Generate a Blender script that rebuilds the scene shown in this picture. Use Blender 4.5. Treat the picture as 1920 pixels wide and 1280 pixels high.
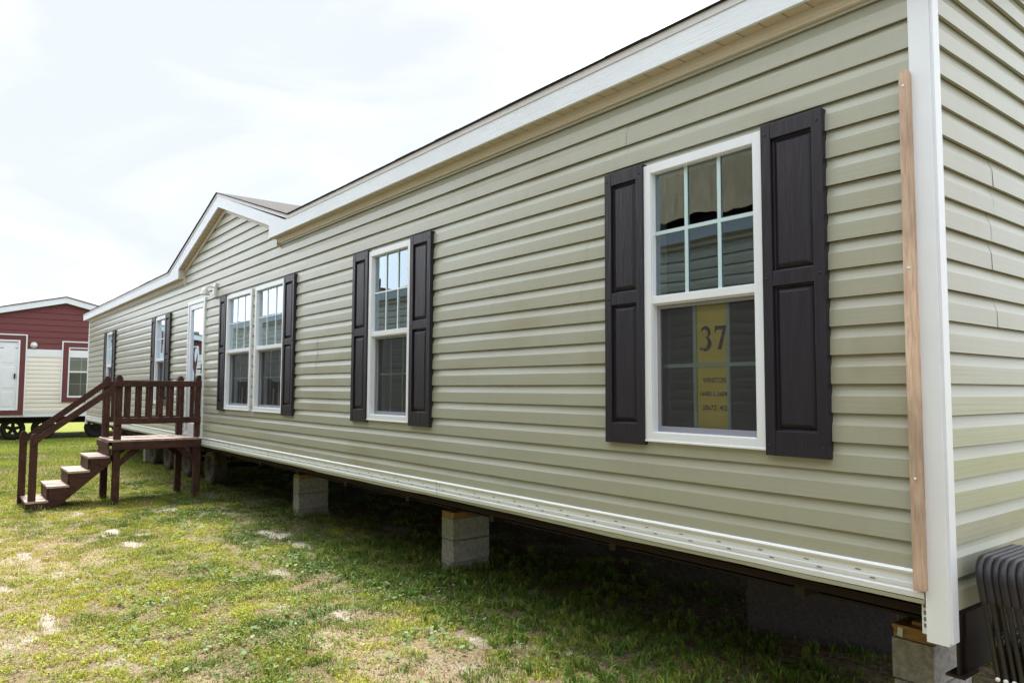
import bpy, math, random
import numpy as np
from mathutils import Vector, Matrix
random.seed(7); rng = np.random.default_rng(11)
# ---------------------------------------------------------------- scene, camera, sky, sun
for o in list(bpy.data.objects): bpy.data.objects.remove(o)
sc = bpy.context.scene
G = 1.6                                   # eye height: wall heights below are measured from the eye
def cam_axes(yaw, pitch, roll):
    f = Vector((math.sin(yaw)*math.cos(pitch), math.cos(yaw)*math.cos(pitch), math.sin(pitch)))
    r = Vector((math.cos(yaw), -math.sin(yaw), 0)); u = r.cross(f)
    return math.cos(roll)*r+math.sin(roll)*u, -math.sin(roll)*r+math.cos(roll)*u, f
cd = bpy.data.cameras.new('camera'); cam = bpy.data.objects.new('camera', cd); sc.collection.objects.link(cam)
cd.lens = 25.95; cd.sensor_width = 36; cd.clip_start = .05; cd.clip_end = 2000
r_, u_, f_ = cam_axes(-0.90769, 0.064848, 0.0040314)
m = Matrix((( r_.x, u_.x, -f_.x, 0), (r_.y, u_.y, -f_.y, 0), (r_.z, u_.z, -f_.z, G), (0, 0, 0, 1)))
cam.matrix_world = m
sc.camera = cam
sc.render.resolution_x = 1024; sc.render.resolution_y = 682

sun_dir = Vector((-.52, .03, 1.0)).normalized()          # towards the sun
w = bpy.data.worlds.new("World"); sc.world = w; w.use_nodes = True
nt = w.node_tree; nt.nodes.clear()
def N(nt, t, **k):
    n = nt.nodes.new(t)
    for a, b in k.items():
        if a in n.inputs: n.inputs[a].default_value = b
        else: setattr(n, a, b)
    return n
out = N(nt, 'ShaderNodeOutputWorld'); bg = N(nt, 'ShaderNodeBackground'); bg.inputs['Strength'].default_value = .1
sky = N(nt, 'ShaderNodeTexSky'); sky.sky_type = 'NISHITA'; sky.sun_disc = False
sky.sun_elevation = math.asin(sun_dir.z); sky.sun_rotation = math.atan2(sun_dir.x, sun_dir.y)
sky.dust_density = 2.0; sky.air_density = 1.0
tc = N(nt, 'ShaderNodeTexCoord'); mp = N(nt, 'ShaderNodeMapping'); mp.inputs['Scale'].default_value = (1.2, 1.2, 3.0)
mp.inputs['Location'].default_value = (.35, .1, .42)
n1 = N(nt, 'ShaderNodeTexNoise'); n1.inputs['Scale'].default_value = 2.3; n1.inputs['Detail'].default_value = 7; n1.inputs['Roughness'].default_value = .55
n1.inputs['Distortion'].default_value = .6
dt = N(nt, 'ShaderNodeVectorMath'); dt.operation = 'DOT_PRODUCT'; dt.inputs[1].default_value = (-.893, .29, .344)   # a thin spot in the cloud over the home
mr = N(nt, 'ShaderNodeMapRange'); mr.interpolation_type = 'SMOOTHSTEP'; mr.inputs['From Min'].default_value = .90; mr.inputs['From Max'].default_value = .985; mr.inputs['To Min'].default_value = .26; mr.inputs['To Max'].default_value = -.16
ad = N(nt, 'ShaderNodeMath'); ad.operation = 'ADD'
cr = N(nt, 'ShaderNodeValToRGB'); cr.color_ramp.elements[0].position = .30; cr.color_ramp.elements[1].position = .66
cr.color_ramp.elements[0].color = (4.75, 5.0, 5.35, 1); cr.color_ramp.elements[1].color = (13.0, 13.7, 14.6, 1)
e = cr.color_ramp.elements.new(.48); e.color = (5.6, 5.75, 6.0, 1)
mx = N(nt, 'ShaderNodeMix'); mx.data_type = 'RGBA'; mx.inputs[0].default_value = .88
nt.links.new(tc.outputs['Generated'], mp.inputs['Vector']); nt.links.new(mp.outputs[0], n1.inputs['Vector']); nt.links.new(tc.outputs['Generated'], dt.inputs[0])
nt.links.new(dt.outputs['Value'], mr.inputs[0]); nt.links.new(n1.outputs['Fac'], ad.inputs[0]); nt.links.new(mr.outputs[0], ad.inputs[1])
nt.links.new(ad.outputs[0], cr.inputs[0]); ds = N(nt, 'ShaderNodeVectorMath'); ds.operation = 'DOT_PRODUCT'; ds.inputs[1].default_value = tuple(sun_dir); nt.links.new(tc.outputs['Generated'], ds.inputs[0])
ms = N(nt, 'ShaderNodeMapRange'); ms.inputs['From Min'].default_value = -.35; ms.inputs['From Max'].default_value = .65; ms.inputs['To Min'].default_value = .50; ms.inputs['To Max'].default_value = 1.06   # cloud is brightest round the sun
sm = N(nt, 'ShaderNodeVectorMath'); sm.operation = 'SCALE'; nt.links.new(ds.outputs['Value'], ms.inputs[0]); nt.links.new(cr.outputs[0], sm.inputs[0]); nt.links.new(ms.outputs[0], sm.inputs['Scale'])
nt.links.new(sm.outputs[0], mx.inputs[7]); nt.links.new(sky.outputs[0], mx.inputs[6])
nt.links.new(mx.outputs[2], bg.inputs['Color']); nt.links.new(bg.outputs[0], out.inputs['Surface'])

sd = bpy.data.lights.new('sun', 'SUN'); sun = bpy.data.objects.new('sun', sd); sc.collection.objects.link(sun)
sd.energy = 4.2; sd.angle = math.radians(11); sd.color = (1, .95, .87)
sun.rotation_euler = sun_dir.to_track_quat('Z', 'Y').to_euler(); sun.location = (0, 0, 20)
vs = sc.view_settings; vs.view_transform = 'Standard'; vs.look = 'None'; vs.gamma = 1; vs.use_curve_mapping = False; vs.exposure = 0.86

# ---------------------------------------------------------------- materials
MATS = {}
def mat(name, col, rough=.6, spec=.4, metal=0, noise=None, bump=None, grain=None, coat=0):
    """noise=(scale, amount, stretch) varies the surface colour; bump=(scale, strength, stretch)"""
    if name in MATS: return MATS[name]
    m = bpy.data.materials.new(name); m.use_nodes = True; t = m.node_tree; b = t.nodes['Principled BSDF']
    b.inputs['Base Color'].default_value = (*col, 1); b.inputs['Roughness'].default_value = rough
    b.inputs['Specular IOR Level'].default_value = spec; b.inputs['Metallic'].default_value = metal
    if coat: b.inputs['Coat Weight'].default_value = coat
    tc = N(t, 'ShaderNodeTexCoord')
    if noise:
        s, a, st = noise
        mp = N(t, 'ShaderNodeMapping'); mp.inputs['Scale'].default_value = st
        n = N(t, 'ShaderNodeTexNoise'); n.inputs['Scale'].default_value = s; n.inputs['Detail'].default_value = 6; n.inputs['Roughness'].default_value = .62
        c = N(t, 'ShaderNodeValToRGB'); c.color_ramp.elements[0].position = .3; c.color_ramp.elements[1].position = .72
        c.color_ramp.elements[0].color = (*[v*(1-a) for v in col], 1); c.color_ramp.elements[1].color = (*[min(1, v*(1+a)) for v in col], 1)
        t.links.new(tc.outputs['Object'], mp.inputs[0]); t.links.new(mp.outputs[0], n.inputs['Vector'])
        t.links.new(n.outputs['Fac'], c.inputs[0]); t.links.new(c.outputs[0], b.inputs['Base Color'])
        rr = N(t, 'ShaderNodeMapRange'); rr.inputs['To Min'].default_value = max(.02, rough-.12); rr.inputs['To Max'].default_value = min(1, rough+.12)
        t.links.new(n.outputs['Fac'], rr.inputs[0]); t.links.new(rr.outputs[0], b.inputs['Roughness'])
    if bump:
        s, a, st = bump
        mp = N(t, 'ShaderNodeMapping'); mp.inputs['Scale'].default_value = st
        n = N(t, 'ShaderNodeTexNoise'); n.inputs['Scale'].default_value = s; n.inputs['Detail'].default_value = 4
        bp = N(t, 'ShaderNodeBump'); bp.inputs['Strength'].default_value = a; bp.inputs['Distance'].default_value = .01
        t.links.new(tc.outputs['Object'], mp.inputs[0]); t.links.new(mp.outputs[0], n.inputs['Vector'])
        t.links.new(n.outputs['Fac'], bp.inputs['Height']); t.links.new(bp.outputs[0], b.inputs['Normal'])
    MATS[name] = m; return m
def wood_mat(name, col, col2, axis_scale, rough=.65):
    if name in MATS: return MATS[name]
    m = bpy.data.materials.new(name); m.use_nodes = True; t = m.node_tree; b = t.nodes['Principled BSDF']
    tc = N(t, 'ShaderNodeTexCoord'); mp = N(t, 'ShaderNodeMapping'); mp.inputs['Scale'].default_value = axis_scale
    n = N(t, 'ShaderNodeTexNoise'); n.inputs['Scale'].default_value = 9; n.inputs['Detail'].default_value = 8; n.inputs['Distortion'].default_value = .8
    n2 = N(t, 'ShaderNodeTexNoise'); n2.inputs['Scale'].default_value = 2.3; n2.inputs['Detail'].default_value = 5
    c = N(t, 'ShaderNodeValToRGB'); c.color_ramp.elements[0].position = .34; c.color_ramp.elements[1].position = .68
    c.color_ramp.elements[0].color = (*col, 1); c.color_ramp.elements[1].color = (*col2, 1)
    mxx = N(t, 'ShaderNodeMix'); mxx.data_type = 'RGBA'; mxx.blend_type = 'MULTIPLY'; mxx.inputs[0].default_value = .85
    c2 = N(t, 'ShaderNodeValToRGB'); c2.color_ramp.elements[0].color = (.55, .55, .55, 1); c2.color_ramp.elements[0].position = .35; c2.color_ramp.elements[1].position = .6
    t.links.new(tc.outputs['Object'], mp.inputs[0]); t.links.new(mp.outputs[0], n.inputs['Vector']); t.links.new(tc.outputs['Object'], n2.inputs['Vector'])
    t.links.new(n.outputs['Fac'], c.inputs[0]); t.links.new(n2.outputs['Fac'], c2.inputs[0])
    t.links.new(c.outputs[0], mxx.inputs[6]); t.links.new(c2.outputs[0], mxx.inputs[7]); t.links.new(mxx.outputs[2], b.inputs['Base Color'])
    bp = N(t, 'ShaderNodeBump'); bp.inputs['Strength'].default_value = .35; bp.inputs['Distance'].default_value = .004
    t.links.new(n.outputs['Fac'], bp.inputs['Height']); t.links.new(bp.outputs[0], b.inputs['Normal'])
    b.inputs['Roughness'].default_value = rough; b.inputs['Specular IOR Level'].default_value = .3
    MATS[name] = m; return m
def glass_mat(name, base=.10, tint=(.86, .93, .92), mul=3.2):
    if name in MATS: return MATS[name]
    m = bpy.data.materials.new(name); m.use_nodes = True; t = m.node_tree; t.nodes.clear()
    o = N(t, 'ShaderNodeOutputMaterial'); ms = N(t, 'ShaderNodeMixShader'); tr = N(t, 'ShaderNodeBsdfTransparent'); gl = N(t, 'ShaderNodeBsdfGlossy')
    tr.inputs[0].default_value = (*tint, 1); gl.inputs['Color'].default_value = (.76, .90, 1, 1); gl.inputs['Roughness'].default_value = .008
    fr = N(t, 'ShaderNodeFresnel'); fr.inputs['IOR'].default_value = 1.5
    ma = N(t, 'ShaderNodeMath'); ma.operation = 'MULTIPLY_ADD'; ma.inputs[1].default_value = mul; ma.inputs[2].default_value = base; ma.use_clamp = True
    tc = N(t, 'ShaderNodeTexCoord'); n = N(t, 'ShaderNodeTexNoise'); n.inputs['Scale'].default_value = 1.7; n.inputs['Detail'].default_value = 1
    bp = N(t, 'ShaderNodeBump'); bp.inputs['Strength'].default_value = .12; bp.inputs['Distance'].default_value = .02
    t.links.new(tc.outputs['Object'], n.inputs['Vector']); t.links.new(n.outputs['Fac'], bp.inputs['Height']); t.links.new(bp.outputs[0], gl.inputs['Normal'])
    t.links.new(fr.outputs[0], ma.inputs[0]); t.links.new(ma.outputs[0], ms.inputs[0]); t.links.new(tr.outputs[0], ms.inputs[1]); t.links.new(gl.outputs[0], ms.inputs[2])
    t.links.new(ms.outputs[0], o.inputs[0]); MATS[name] = m; return m
def screen_mat():
    m = bpy.data.materials.new('insect_screen'); m.use_nodes = True; t = m.node_tree; t.nodes.clear()
    o = N(t, 'ShaderNodeOutputMaterial'); ms = N(t, 'ShaderNodeMixShader'); tr = N(t, 'ShaderNodeBsdfTransparent'); df = N(t, 'ShaderNodeBsdfDiffuse')
    df.inputs[0].default_value = (.12, .115, .12, 1); ms.inputs[0].default_value = .24
    t.links.new(tr.outputs[0], ms.inputs[1]); t.links.new(df.outputs[0], ms.inputs[2]); t.links.new(ms.outputs[0], o.inputs[0]); return m
def siding_mat(name, col, col2, rough=.31):
    """vinyl: faint lengthwise grain, soft warm weathering blotches"""
    m = bpy.data.materials.new(name); m.use_nodes = True; t = m.node_tree; b = t.nodes['Principled BSDF']
    tc = N(t, 'ShaderNodeTexCoord')
    n = N(t, 'ShaderNodeTexNoise'); n.inputs['Scale'].default_value = .55; n.inputs['Detail'].default_value = 4
    mp = N(t, 'ShaderNodeMapping'); mp.inputs['Scale'].default_value = (1, 1, 2.2)
    t.links.new(tc.outputs['Object'], mp.inputs[0]); t.links.new(mp.outputs[0], n.inputs['Vector'])
    c = N(t, 'ShaderNodeValToRGB'); c.color_ramp.elements[0].position = .38; c.color_ramp.elements[1].position = .64
    c.color_ramp.elements[0].color = (*col, 1); c.color_ramp.elements[1].color = (*col2, 1); t.links.new(n.outputs['Fac'], c.inputs[0])
    # weathering: fine vertical run marks
    mp2 = N(t, 'ShaderNodeMapping'); mp2.inputs['Scale'].default_value = (14, 14, .9)
    n2 = N(t, 'ShaderNodeTexNoise'); n2.inputs['Scale'].default_value = 1; n2.inputs['Detail'].default_value = 5; n2.inputs['Roughness'].default_value = .7
    c2 = N(t, 'ShaderNodeValToRGB'); c2.color_ramp.elements[0].position = .42; c2.color_ramp.elements[1].position = .75
    c2.color_ramp.elements[0].color = (1, 1, 1, 1); c2.color_ramp.elements[1].color = (.965, .96, .95, 1)
    t.links.new(tc.outputs['Object'], mp2.inputs[0]); t.links.new(mp2.outputs[0], n2.inputs['Vector']); t.links.new(n2.outputs['Fac'], c2.inputs[0])
    n4 = N(t, 'ShaderNodeTexNoise'); n4.inputs['Scale'].default_value = .9; n4.inputs['Detail'].default_value = 7; n4.inputs['Roughness'].default_value = .6
    mp4 = N(t, 'ShaderNodeMapping'); mp4.inputs['Scale'].default_value = (1, 1, 1.8); mp4.inputs['Location'].default_value = (3.1, .4, 1.7)
    c4 = N(t, 'ShaderNodeValToRGB'); c4.color_ramp.elements[0].position = .56; c4.color_ramp.elements[1].position = .78; c4.color_ramp.elements[0].color = (1, 1, 1, 1); c4.color_ramp.elements[1].color = (.80, .72, .58, 1)
    t.links.new(tc.outputs['Object'], mp4.inputs[0]); t.links.new(mp4.outputs[0], n4.inputs['Vector']); t.links.new(n4.outputs['Fac'], c4.inputs[0])
    m4 = N(t, 'ShaderNodeMix'); m4.data_type = 'RGBA'; m4.blend_type = 'MULTIPLY'; m4.inputs[0].default_value = .8
    t.links.new(c.outputs[0], m4.inputs[6]); t.links.new(c4.outputs[0], m4.inputs[7])
    mm = N(t, 'ShaderNodeMix'); mm.data_type = 'RGBA'; mm.blend_type = 'MULTIPLY'; mm.inputs[0].default_value = 1
    t.links.new(m4.outputs[2], mm.inputs[6]); t.links.new(c2.outputs[0], mm.inputs[7]); t.links.new(mm.outputs[2], b.inputs['Base Color'])
    mp3 = N(t, 'ShaderNodeMapping'); mp3.inputs['Scale'].default_value = (.6, .6, 40)
    n3 = N(t, 'ShaderNodeTexNoise'); n3.inputs['Scale'].default_value = 2; n3.inputs['Detail'].default_value = 3
    bp = N(t, 'ShaderNodeBump'); bp.inputs['Strength'].default_value = .10; bp.inputs['Distance'].default_value = .01
    t.links.new(tc.outputs['Object'], mp3.inputs[0]); t.links.new(mp3.outputs[0], n3.inputs['Vector']); t.links.new(n3.outputs['Fac'], bp.inputs['Height'])
    t.links.new(bp.outputs[0], b.inputs['Normal'])
    b.inputs['Roughness'].default_value = rough; b.inputs['Specular IOR Level'].default_value = .6
    MATS[name] = m; return m

M_sid = siding_mat('sage_vinyl', (.358, .354, .276), (.362, .374, .298))
M_cream = siding_mat('cream_vinyl', (.74, .71, .63), (.78, .75, .67), .45)
M_red = mat('red_board', (.155, .046, .048), .6, .3, noise=(3, .12, (1, 1, 6)))
M_redtrim = mat('red_trim', (.135, .042, .043), .6, .3, noise=(4, .1, (1, 1, 1)))
M_white = mat('white_vinyl', (.75, .78, .82), .35, .5, noise=(2.5, .04, (1, 1, 1)))
M_fascia = mat('fascia_white', (.76, .80, .84), .5, .4, noise=(1.2, .05, (1, 1, 1)), bump=(3, .5, (1, 30, 120)))
M_fasc2 = mat('fascia_grey', (.36, .40, .43), .6, .3)
M_drip = mat('drip_edge_metal', (.56, .54, .53), .45, .4, noise=(3, .06, (1, 1, 1)))
M_beige = mat('beige_trim', (.60, .54, .45), .5, .4, noise=(2, .05, (1, 1, 1)))
M_shingle = mat('shingle', (.095, .088, .086), .9, .2, noise=(26, .5, (1, 1, 1)), bump=(40, .8, (1, 1, 1)))
M_shedge = mat('shingle_edge', (.03, .028, .027), .9, .2)
M_shut = mat('shutter_vinyl', (.018, .0145, .022), .42, .4, noise=(5, .12, (6, 6, .7)), bump=(7, .38, (7, 7, .8)))
M_dark = mat('black_paint', (.012, .011, .011), .6, .3)
M_belly = mat('belly_board', (.022, .013, .011), .85, .2, noise=(1, .3, (1, 1, 1)))
M_steel = mat('dark_steel', (.026, .017, .014), .6, .35, noise=(6, .4, (1, 1, 1)))
M_slot = mat('slot_shadow', (.17, .16, .15), .8, .2)
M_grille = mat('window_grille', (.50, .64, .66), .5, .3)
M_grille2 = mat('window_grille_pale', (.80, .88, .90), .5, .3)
M_scrf = mat('screen_frame', (.27, .27, .30), .45, .4)
M_screen = screen_mat()
M_glass = glass_mat('pane_glass'); M_glass2 = glass_mat('pane_glass_front', .0, (.93, .94, .93), 1.5)
M_paper = mat('yellow_paper', (.92, .75, .12), .7, .2, noise=(3, .1, (1, 1, 1)))
M_ink = mat('ink', (.004, .004, .006), .7, .2)
M_kraft = mat('tan_sheet', (.42, .35, .22), .8, .15, noise=(5, .3, (4, 1, .6)))
M_int = mat('interior_wall', (.30, .27, .22), .8, .2); M_carpet = mat('carpet', (.16, .14, .11), .95, .1)
M_wood = wood_mat('stained_wood', (.040, .014, .010), (.105, .044, .031), (5, 5, 1.2))
M_woodh = wood_mat('stained_wood_side', (.040, .014, .010), (.105, .044, .031), (1.2, 1.2, 9))
M_tread = wood_mat('worn_tread', (.36, .26, .22), (.62, .50, .45), (6, 1.5, 3), .75)
M_pine = wood_mat('pine_batten', (.54, .37, .26), (.74, .56, .43), (10, 10, .8), .6)
M_shim = wood_mat('shim_wood', (.30, .17, .06), (.46, .28, .11), (1, 8, 8), .7)
M_conc = mat('concrete_block', (.42, .40, .375), .92, .15, noise=(26, .34, (1, 1, 1)), bump=(90, 1.0, (1, 1, 1)))
M_tyre = mat('tyre_rubber', (.12, .098, .082), .85, .2, noise=(14, .45, (1, 1, 1)), bump=(30, .3, (1, 1, 1)))
M_tyred = mat('tyre_rubber_dark', (.016, .015, .015), .8, .25, noise=(10, .3, (1, 1, 1)))
M_rim = mat('dusty_rim', (.09, .075, .068), .6, .4, noise=(9, .4, (1, 1, 1)))
M_chair = mat('chair_enamel', (.012, .010, .010), .3, .5, noise=(30, .4, (1, 1, 1)))
M_chairp = mat('chair_plastic', (.019, .016, .019), .42, .45, noise=(22, .35, (1, 1, 1)))
M_rivet = mat('rivet_metal', (.75, .73, .70), .35, .6)
M_lampg = mat('lamp_white', (.58, .58, .56), .3, .5)

# soffit: perforated panels, ribbed across the eave
def soffit_mat():
    m = bpy.data.materials.new('vented_soffit'); m.use_nodes = True; t = m.node_tree; b = t.nodes['Principled BSDF']
    tc = N(t, 'ShaderNodeTexCoord'); sp = N(t, 'ShaderNodeSeparateXYZ'); t.links.new(tc.outputs['Object'], sp.inputs[0])
    ma = N(t, 'ShaderNodeMath'); ma.operation = 'FRACT'; mu = N(t, 'ShaderNodeMath'); mu.operation = 'MULTIPLY'; mu.inputs[1].default_value = 8.2
    t.links.new(sp.outputs[0], mu.inputs[0]); t.links.new(mu.outputs[0], ma.inputs[0])
    c = N(t, 'ShaderNodeValToRGB'); c.color_ramp.elements[0].position = 0; c.color_ramp.elements[0].color = (.17, .13, .09, 1)
    c.color_ramp.elements[1].position = .12; c.color_ramp.elements[1].color = (.54, .46, .36, 1)
    t.links.new(ma.outputs[0], c.inputs[0])
    v = N(t, 'ShaderNodeTexVoronoi'); v.inputs['Scale'].default_value = 150; v.inputs['Randomness'].default_value = 0
    c2 = N(t, 'ShaderNodeValToRGB'); c2.color_ramp.elements[0].position = .22; c2.color_ramp.elements[0].color = (.25, .25, .25, 1); c2.color_ramp.elements[1].position = .3
    t.links.new(tc.outputs['Object'], v.inputs['Vector']); t.links.new(v.outputs['Distance'], c2.inputs[0])
    mm = N(t, 'ShaderNodeMix'); mm.data_type = 'RGBA'; mm.blend_type = 'MULTIPLY'; mm.inputs[0].default_value = .8
    t.links.new(c.outputs[0], mm.inputs[6]); t.links.new(c2.outputs[0], mm.inputs[7]); t.links.new(mm.outputs[2], b.inputs['Base Color'])
    b.inputs['Roughness'].default_value = .55; return m
M_soffit = soffit_mat()

# ---------------------------------------------------------------- mesh helpers (u, o, z) -> world
def front(u, o, z): return (u, 3.15-o, z+G)           # our home's front wall, o = outwards
def endw(u, o, z): return (-1.266+o, u, z+G)           # our home's right end wall, u = Y
def nbr(u, o, z): return (-27+o, u, z+G)              # red neighbour's facade
def opp(u, o, z): return (u, -.75+o, z+G)             # home behind the camera
def ident(x, y, z): return (x, y, z+G)
def wloc(o):
    v = Vector((0, 0, 0))
    while o: v += o.location; o = o.parent
    return v
class MB:
    def __init__(s, xf=ident): s.v = []; s.f = []; s.mi = []; s.sm = []; s.xf = xf; s.cur = 0
    def poly(s, pts, smooth=False):
        b = len(s.v); s.v += [s.xf(*p) for p in pts]; s.f.append(tuple(range(b, b+len(pts)))); s.mi.append(s.cur); s.sm.append(smooth)
    def box(s, a, b):
        (x0, y0, z0), (x1, y1, z1) = a, b; k = len(s.v)
        s.v += [s.xf(x, y, z) for x in (x0, x1) for y in (y0, y1) for z in (z0, z1)]
        for q in ((0, 1, 3, 2), (4, 6, 7, 5), (0, 4, 5, 1), (2, 3, 7, 6), (0, 2, 6, 4), (1, 5, 7, 3)):
            s.f.append(tuple(k+i for i in q)); s.mi.append(s.cur); s.sm.append(False)
    def prism(s, pts, axis, a, b):
        """2D polygon extruded along axis 0/1/2 from a to b"""
        n = len(pts); k = len(s.v)
        for c in (a, b):
            for p in pts:
                q = list(p); q.insert(axis, c); s.v.append(s.xf(*q))
        s.f.append(tuple(range(k, k+n))); s.f.append(tuple(range(k+2*n-1, k+n-1, -1)))
        for i in range(n): s.f.append((k+i, k+(i+1) % n, k+n+(i+1) % n, k+n+i))
        s.mi += [s.cur]*(n+2); s.sm += [False]*(n+2)
    def grid(s, rows, smooth=True):
        k = len(s.v); n = len(rows[0])
        for r in rows: s.v += [s.xf(*p) for p in r]
        for i in range(len(rows)-1):
            for j in range(n-1):
                s.f.append((k+i*n+j, k+i*n+j+1, k+(i+1)*n+j+1, k+(i+1)*n+j)); s.mi.append(s.cur); s.sm.append(smooth)
    def ring(s, x0, x1, z0, z1, w, o0, o1, wb=None, wt=None):
        """rectangular frame in the wall plane, butted pieces"""
        wb = w if wb is None else wb; wt = w if wt is None else wt
        s.box((x0, o0, z0), (x0+w, o1, z1)); s.box((x1-w, o0, z0), (x1, o1, z1))
        s.box((x0+w, o0, z0), (x1-w, o1, z0+wb)); s.box((x0+w, o0, z1-wt), (x1-w, o1, z1))
    def tube(s, path, r, n=8, closed=False):
        P = [Vector(p) for p in path]; rows = []
        up = Vector((0, 0, 1))
        for i, p in enumerate(P):
            d = (P[min(i+1, len(P)-1)]-P[max(i-1, 0)]).normalized()
            a = d.cross(up); a = a if a.length > .15 else d.cross(Vector((1, 0, 0))); a.normalize()
            if rows and a.dot(pa) < 0 : a = -a
            if rows: a = (pa - d*pa.dot(d)).normalized()
            b = d.cross(a); pa = a
            rr = r[i] if isinstance(r, (list, tuple)) else r
            rows.append([tuple(p+(a*math.cos(t)+b*math.sin(t))*rr) for t in [2*math.pi*j/n for j in range(n+1)]])
        s.grid(rows); s.poly(rows[0][:-1]); s.poly(rows[-1][:-1])
    def lathe(s, c, prof, n=28, axis='y'):
        """profile (r, h) revolved about an axis through c"""
        rows = []
        for r, h in prof:
            row = []
            for j in range(n+1):
                t = 2*math.pi*j/n; a, b = r*math.cos(t), r*math.sin(t)
                row.append((c[0]+a, c[1]+h, c[2]+b) if axis == 'y' else ((c[0]+h, c[1]+a, c[2]+b) if axis == 'x' else (c[0]+a, c[1]+b, c[2]+h)))
            rows.append(row)
        s.grid(rows)
    def build(s, name, mats, parent=None, bevel=0, at=None):
        me = bpy.data.meshes.new(name); L = wloc(parent) if parent else Vector(at or (0, 0, 0))
        me.from_pydata([(v[0]-L.x, v[1]-L.y, v[2]-L.z) for v in s.v], [], s.f); me.update()
        for mm in (mats if isinstance(mats, (list, tuple)) else [mats]): me.materials.append(mm)
        me.polygons.foreach_set('material_index', s.mi); me.polygons.foreach_set('use_smooth', s.sm)
        o = bpy.data.objects.new(name, me); sc.collection.objects.link(o)
        if parent: o.parent = parent
        else: o.location = L
        if bevel:
            b = o.modifiers.new('edge', 'BEVEL'); b.width = bevel; b.segments = 2; b.limit_method = 'ANGLE'; b.angle_limit = math.radians(50)
        return o
def tag(o, label=None, cat=None, group=None, kind=None):
    for k, v in (('label', label), ('category', cat), ('group', group), ('kind', kind)):
        if v: o[k] = v
    return o
def empty(name, loc, label, cat, group=None):
    o = bpy.data.objects.new(name, None); sc.collection.objects.link(o); o.location = loc; o.empty_display_size = .2
    return tag(o, label, cat, group)

# ---------------------------------------------------------------- lap siding
CZ = .127
PROF = [(0, -.0015), (-.007, .0), (-.016, .002), (-.030, .0058), (-.043, .0105), (-.054, .0152), (-.090, .0163), (-.127, .0175)]
def wob(seed, u):
    return (math.sin(u*2.1+seed*5.3)+.6*math.sin(u*5.3+seed*9.7)+.35*math.sin(u*11.9+seed*3.1))
def siding(mb, u0, u1, zlo, zhi, holes=(), z_ref=.031, lim=None, amp=.0016, step=.16):
    """Dutch-lap courses between zlo and zhi; holes=(u0,u1,z0,z1); lim(z)->(ulo,uhi) clips to a gable"""
    k0 = math.floor((zlo-z_ref)/CZ)-1; k1 = math.ceil((zhi-z_ref)/CZ)+1
    for k in range(k0, k1+1):
        zt = z_ref+(k+1)*CZ
        if zt-CZ >= zhi-1e-6 or zt <= zlo+1e-6: continue
        pr = (k//2)                                     # two courses form one panel
        rs = random.Random(pr*71+3); joint0 = u0-rs.uniform(0, 3.6); L = 3.62
        def off(u, dz):
            n = math.floor((u-joint0)/L); sd = pr*7.1+n*.12
            return (.0005 if n % 2 else 0)+amp*(.45*wob(sd, u)+dz/CZ*-.9*wob(sd+k*1.7, u*.8))
        zs = [(zt+a, b, a) for a, b in PROF]
        bands = []
        for (za, oa, da), (zb, ob, db) in zip(zs[:-1], zs[1:]):
            cuts = sorted({za, zb} | {c for h in holes for c in (h[2], h[3]) if zb < c < za} | {c for c in (zlo, zhi) if zb < c < za}, reverse=True)
            for ca, cb in zip(cuts[:-1], cuts[1:]):
                if ca > zhi+1e-6 or cb < zlo-1e-6: continue
                fa = (za-ca)/(za-zb); fb = (za-cb)/(za-zb)
                bands.append((ca, oa+(ob-oa)*fa, -(zt-ca), cb, oa+(ob-oa)*fb, -(zt-cb)))
        if zt-CZ >= zlo-1e-6: bands.append((zt-CZ, .0175, -CZ, zt-CZ+.002, -.0015, -CZ))      # butt lip
        joints = []; jj = joint0+L
        while jj < u1: joints.append(jj) if jj > u0 else 0; jj += L
        for ca, oa, da, cb, ob, db in bands:
            zc = (ca+cb)/2
            if lim:
                la, lb = lim(ca), lim(cb); segs = [(0., 1.)]
                if la[1]-la[0] < .01 and lb[1]-lb[0] < .01: continue
                n = max(2, int((lb[1]-lb[0])/step))
                def row(l, z, o, d): return [(l[0]+(l[1]-l[0])*i/n, o+off(l[0]+(l[1]-l[0])*i/n, d), z) for i in range(n+1)]
                mb.grid([row(la, ca, oa, da), row(lb, cb, ob, db)]); continue
            segs = [(u0, u1)]
            for h in holes:
                if h[2]-1e-6 < zc < h[3]+1e-6:
                    ns = []
                    for a, b in segs:
                        if h[1] <= a or h[0] >= b: ns.append((a, b)); continue
                        if h[0] > a: ns.append((a, h[0]))
                        if h[1] < b: ns.append((h[1], b))
                    segs = ns
            for a, b in segs:
                pts = [a]+[j for j in joints if a < j < b]+[b]
                for p, q in zip(pts[:-1], pts[1:]):
                    n = max(1, int((q-p)/step)); us = [p+(q-p)*i/n for i in range(n+1)]; e = 1e-4
                    ue = [min(max(x, p+e), q-e) for x in us]
                    mb.grid([[(x, oa+off(y, da), ca) for x, y in zip(us, ue)], [(x, ob+off(y, db), cb) for x, y in zip(us, ue)]])

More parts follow.
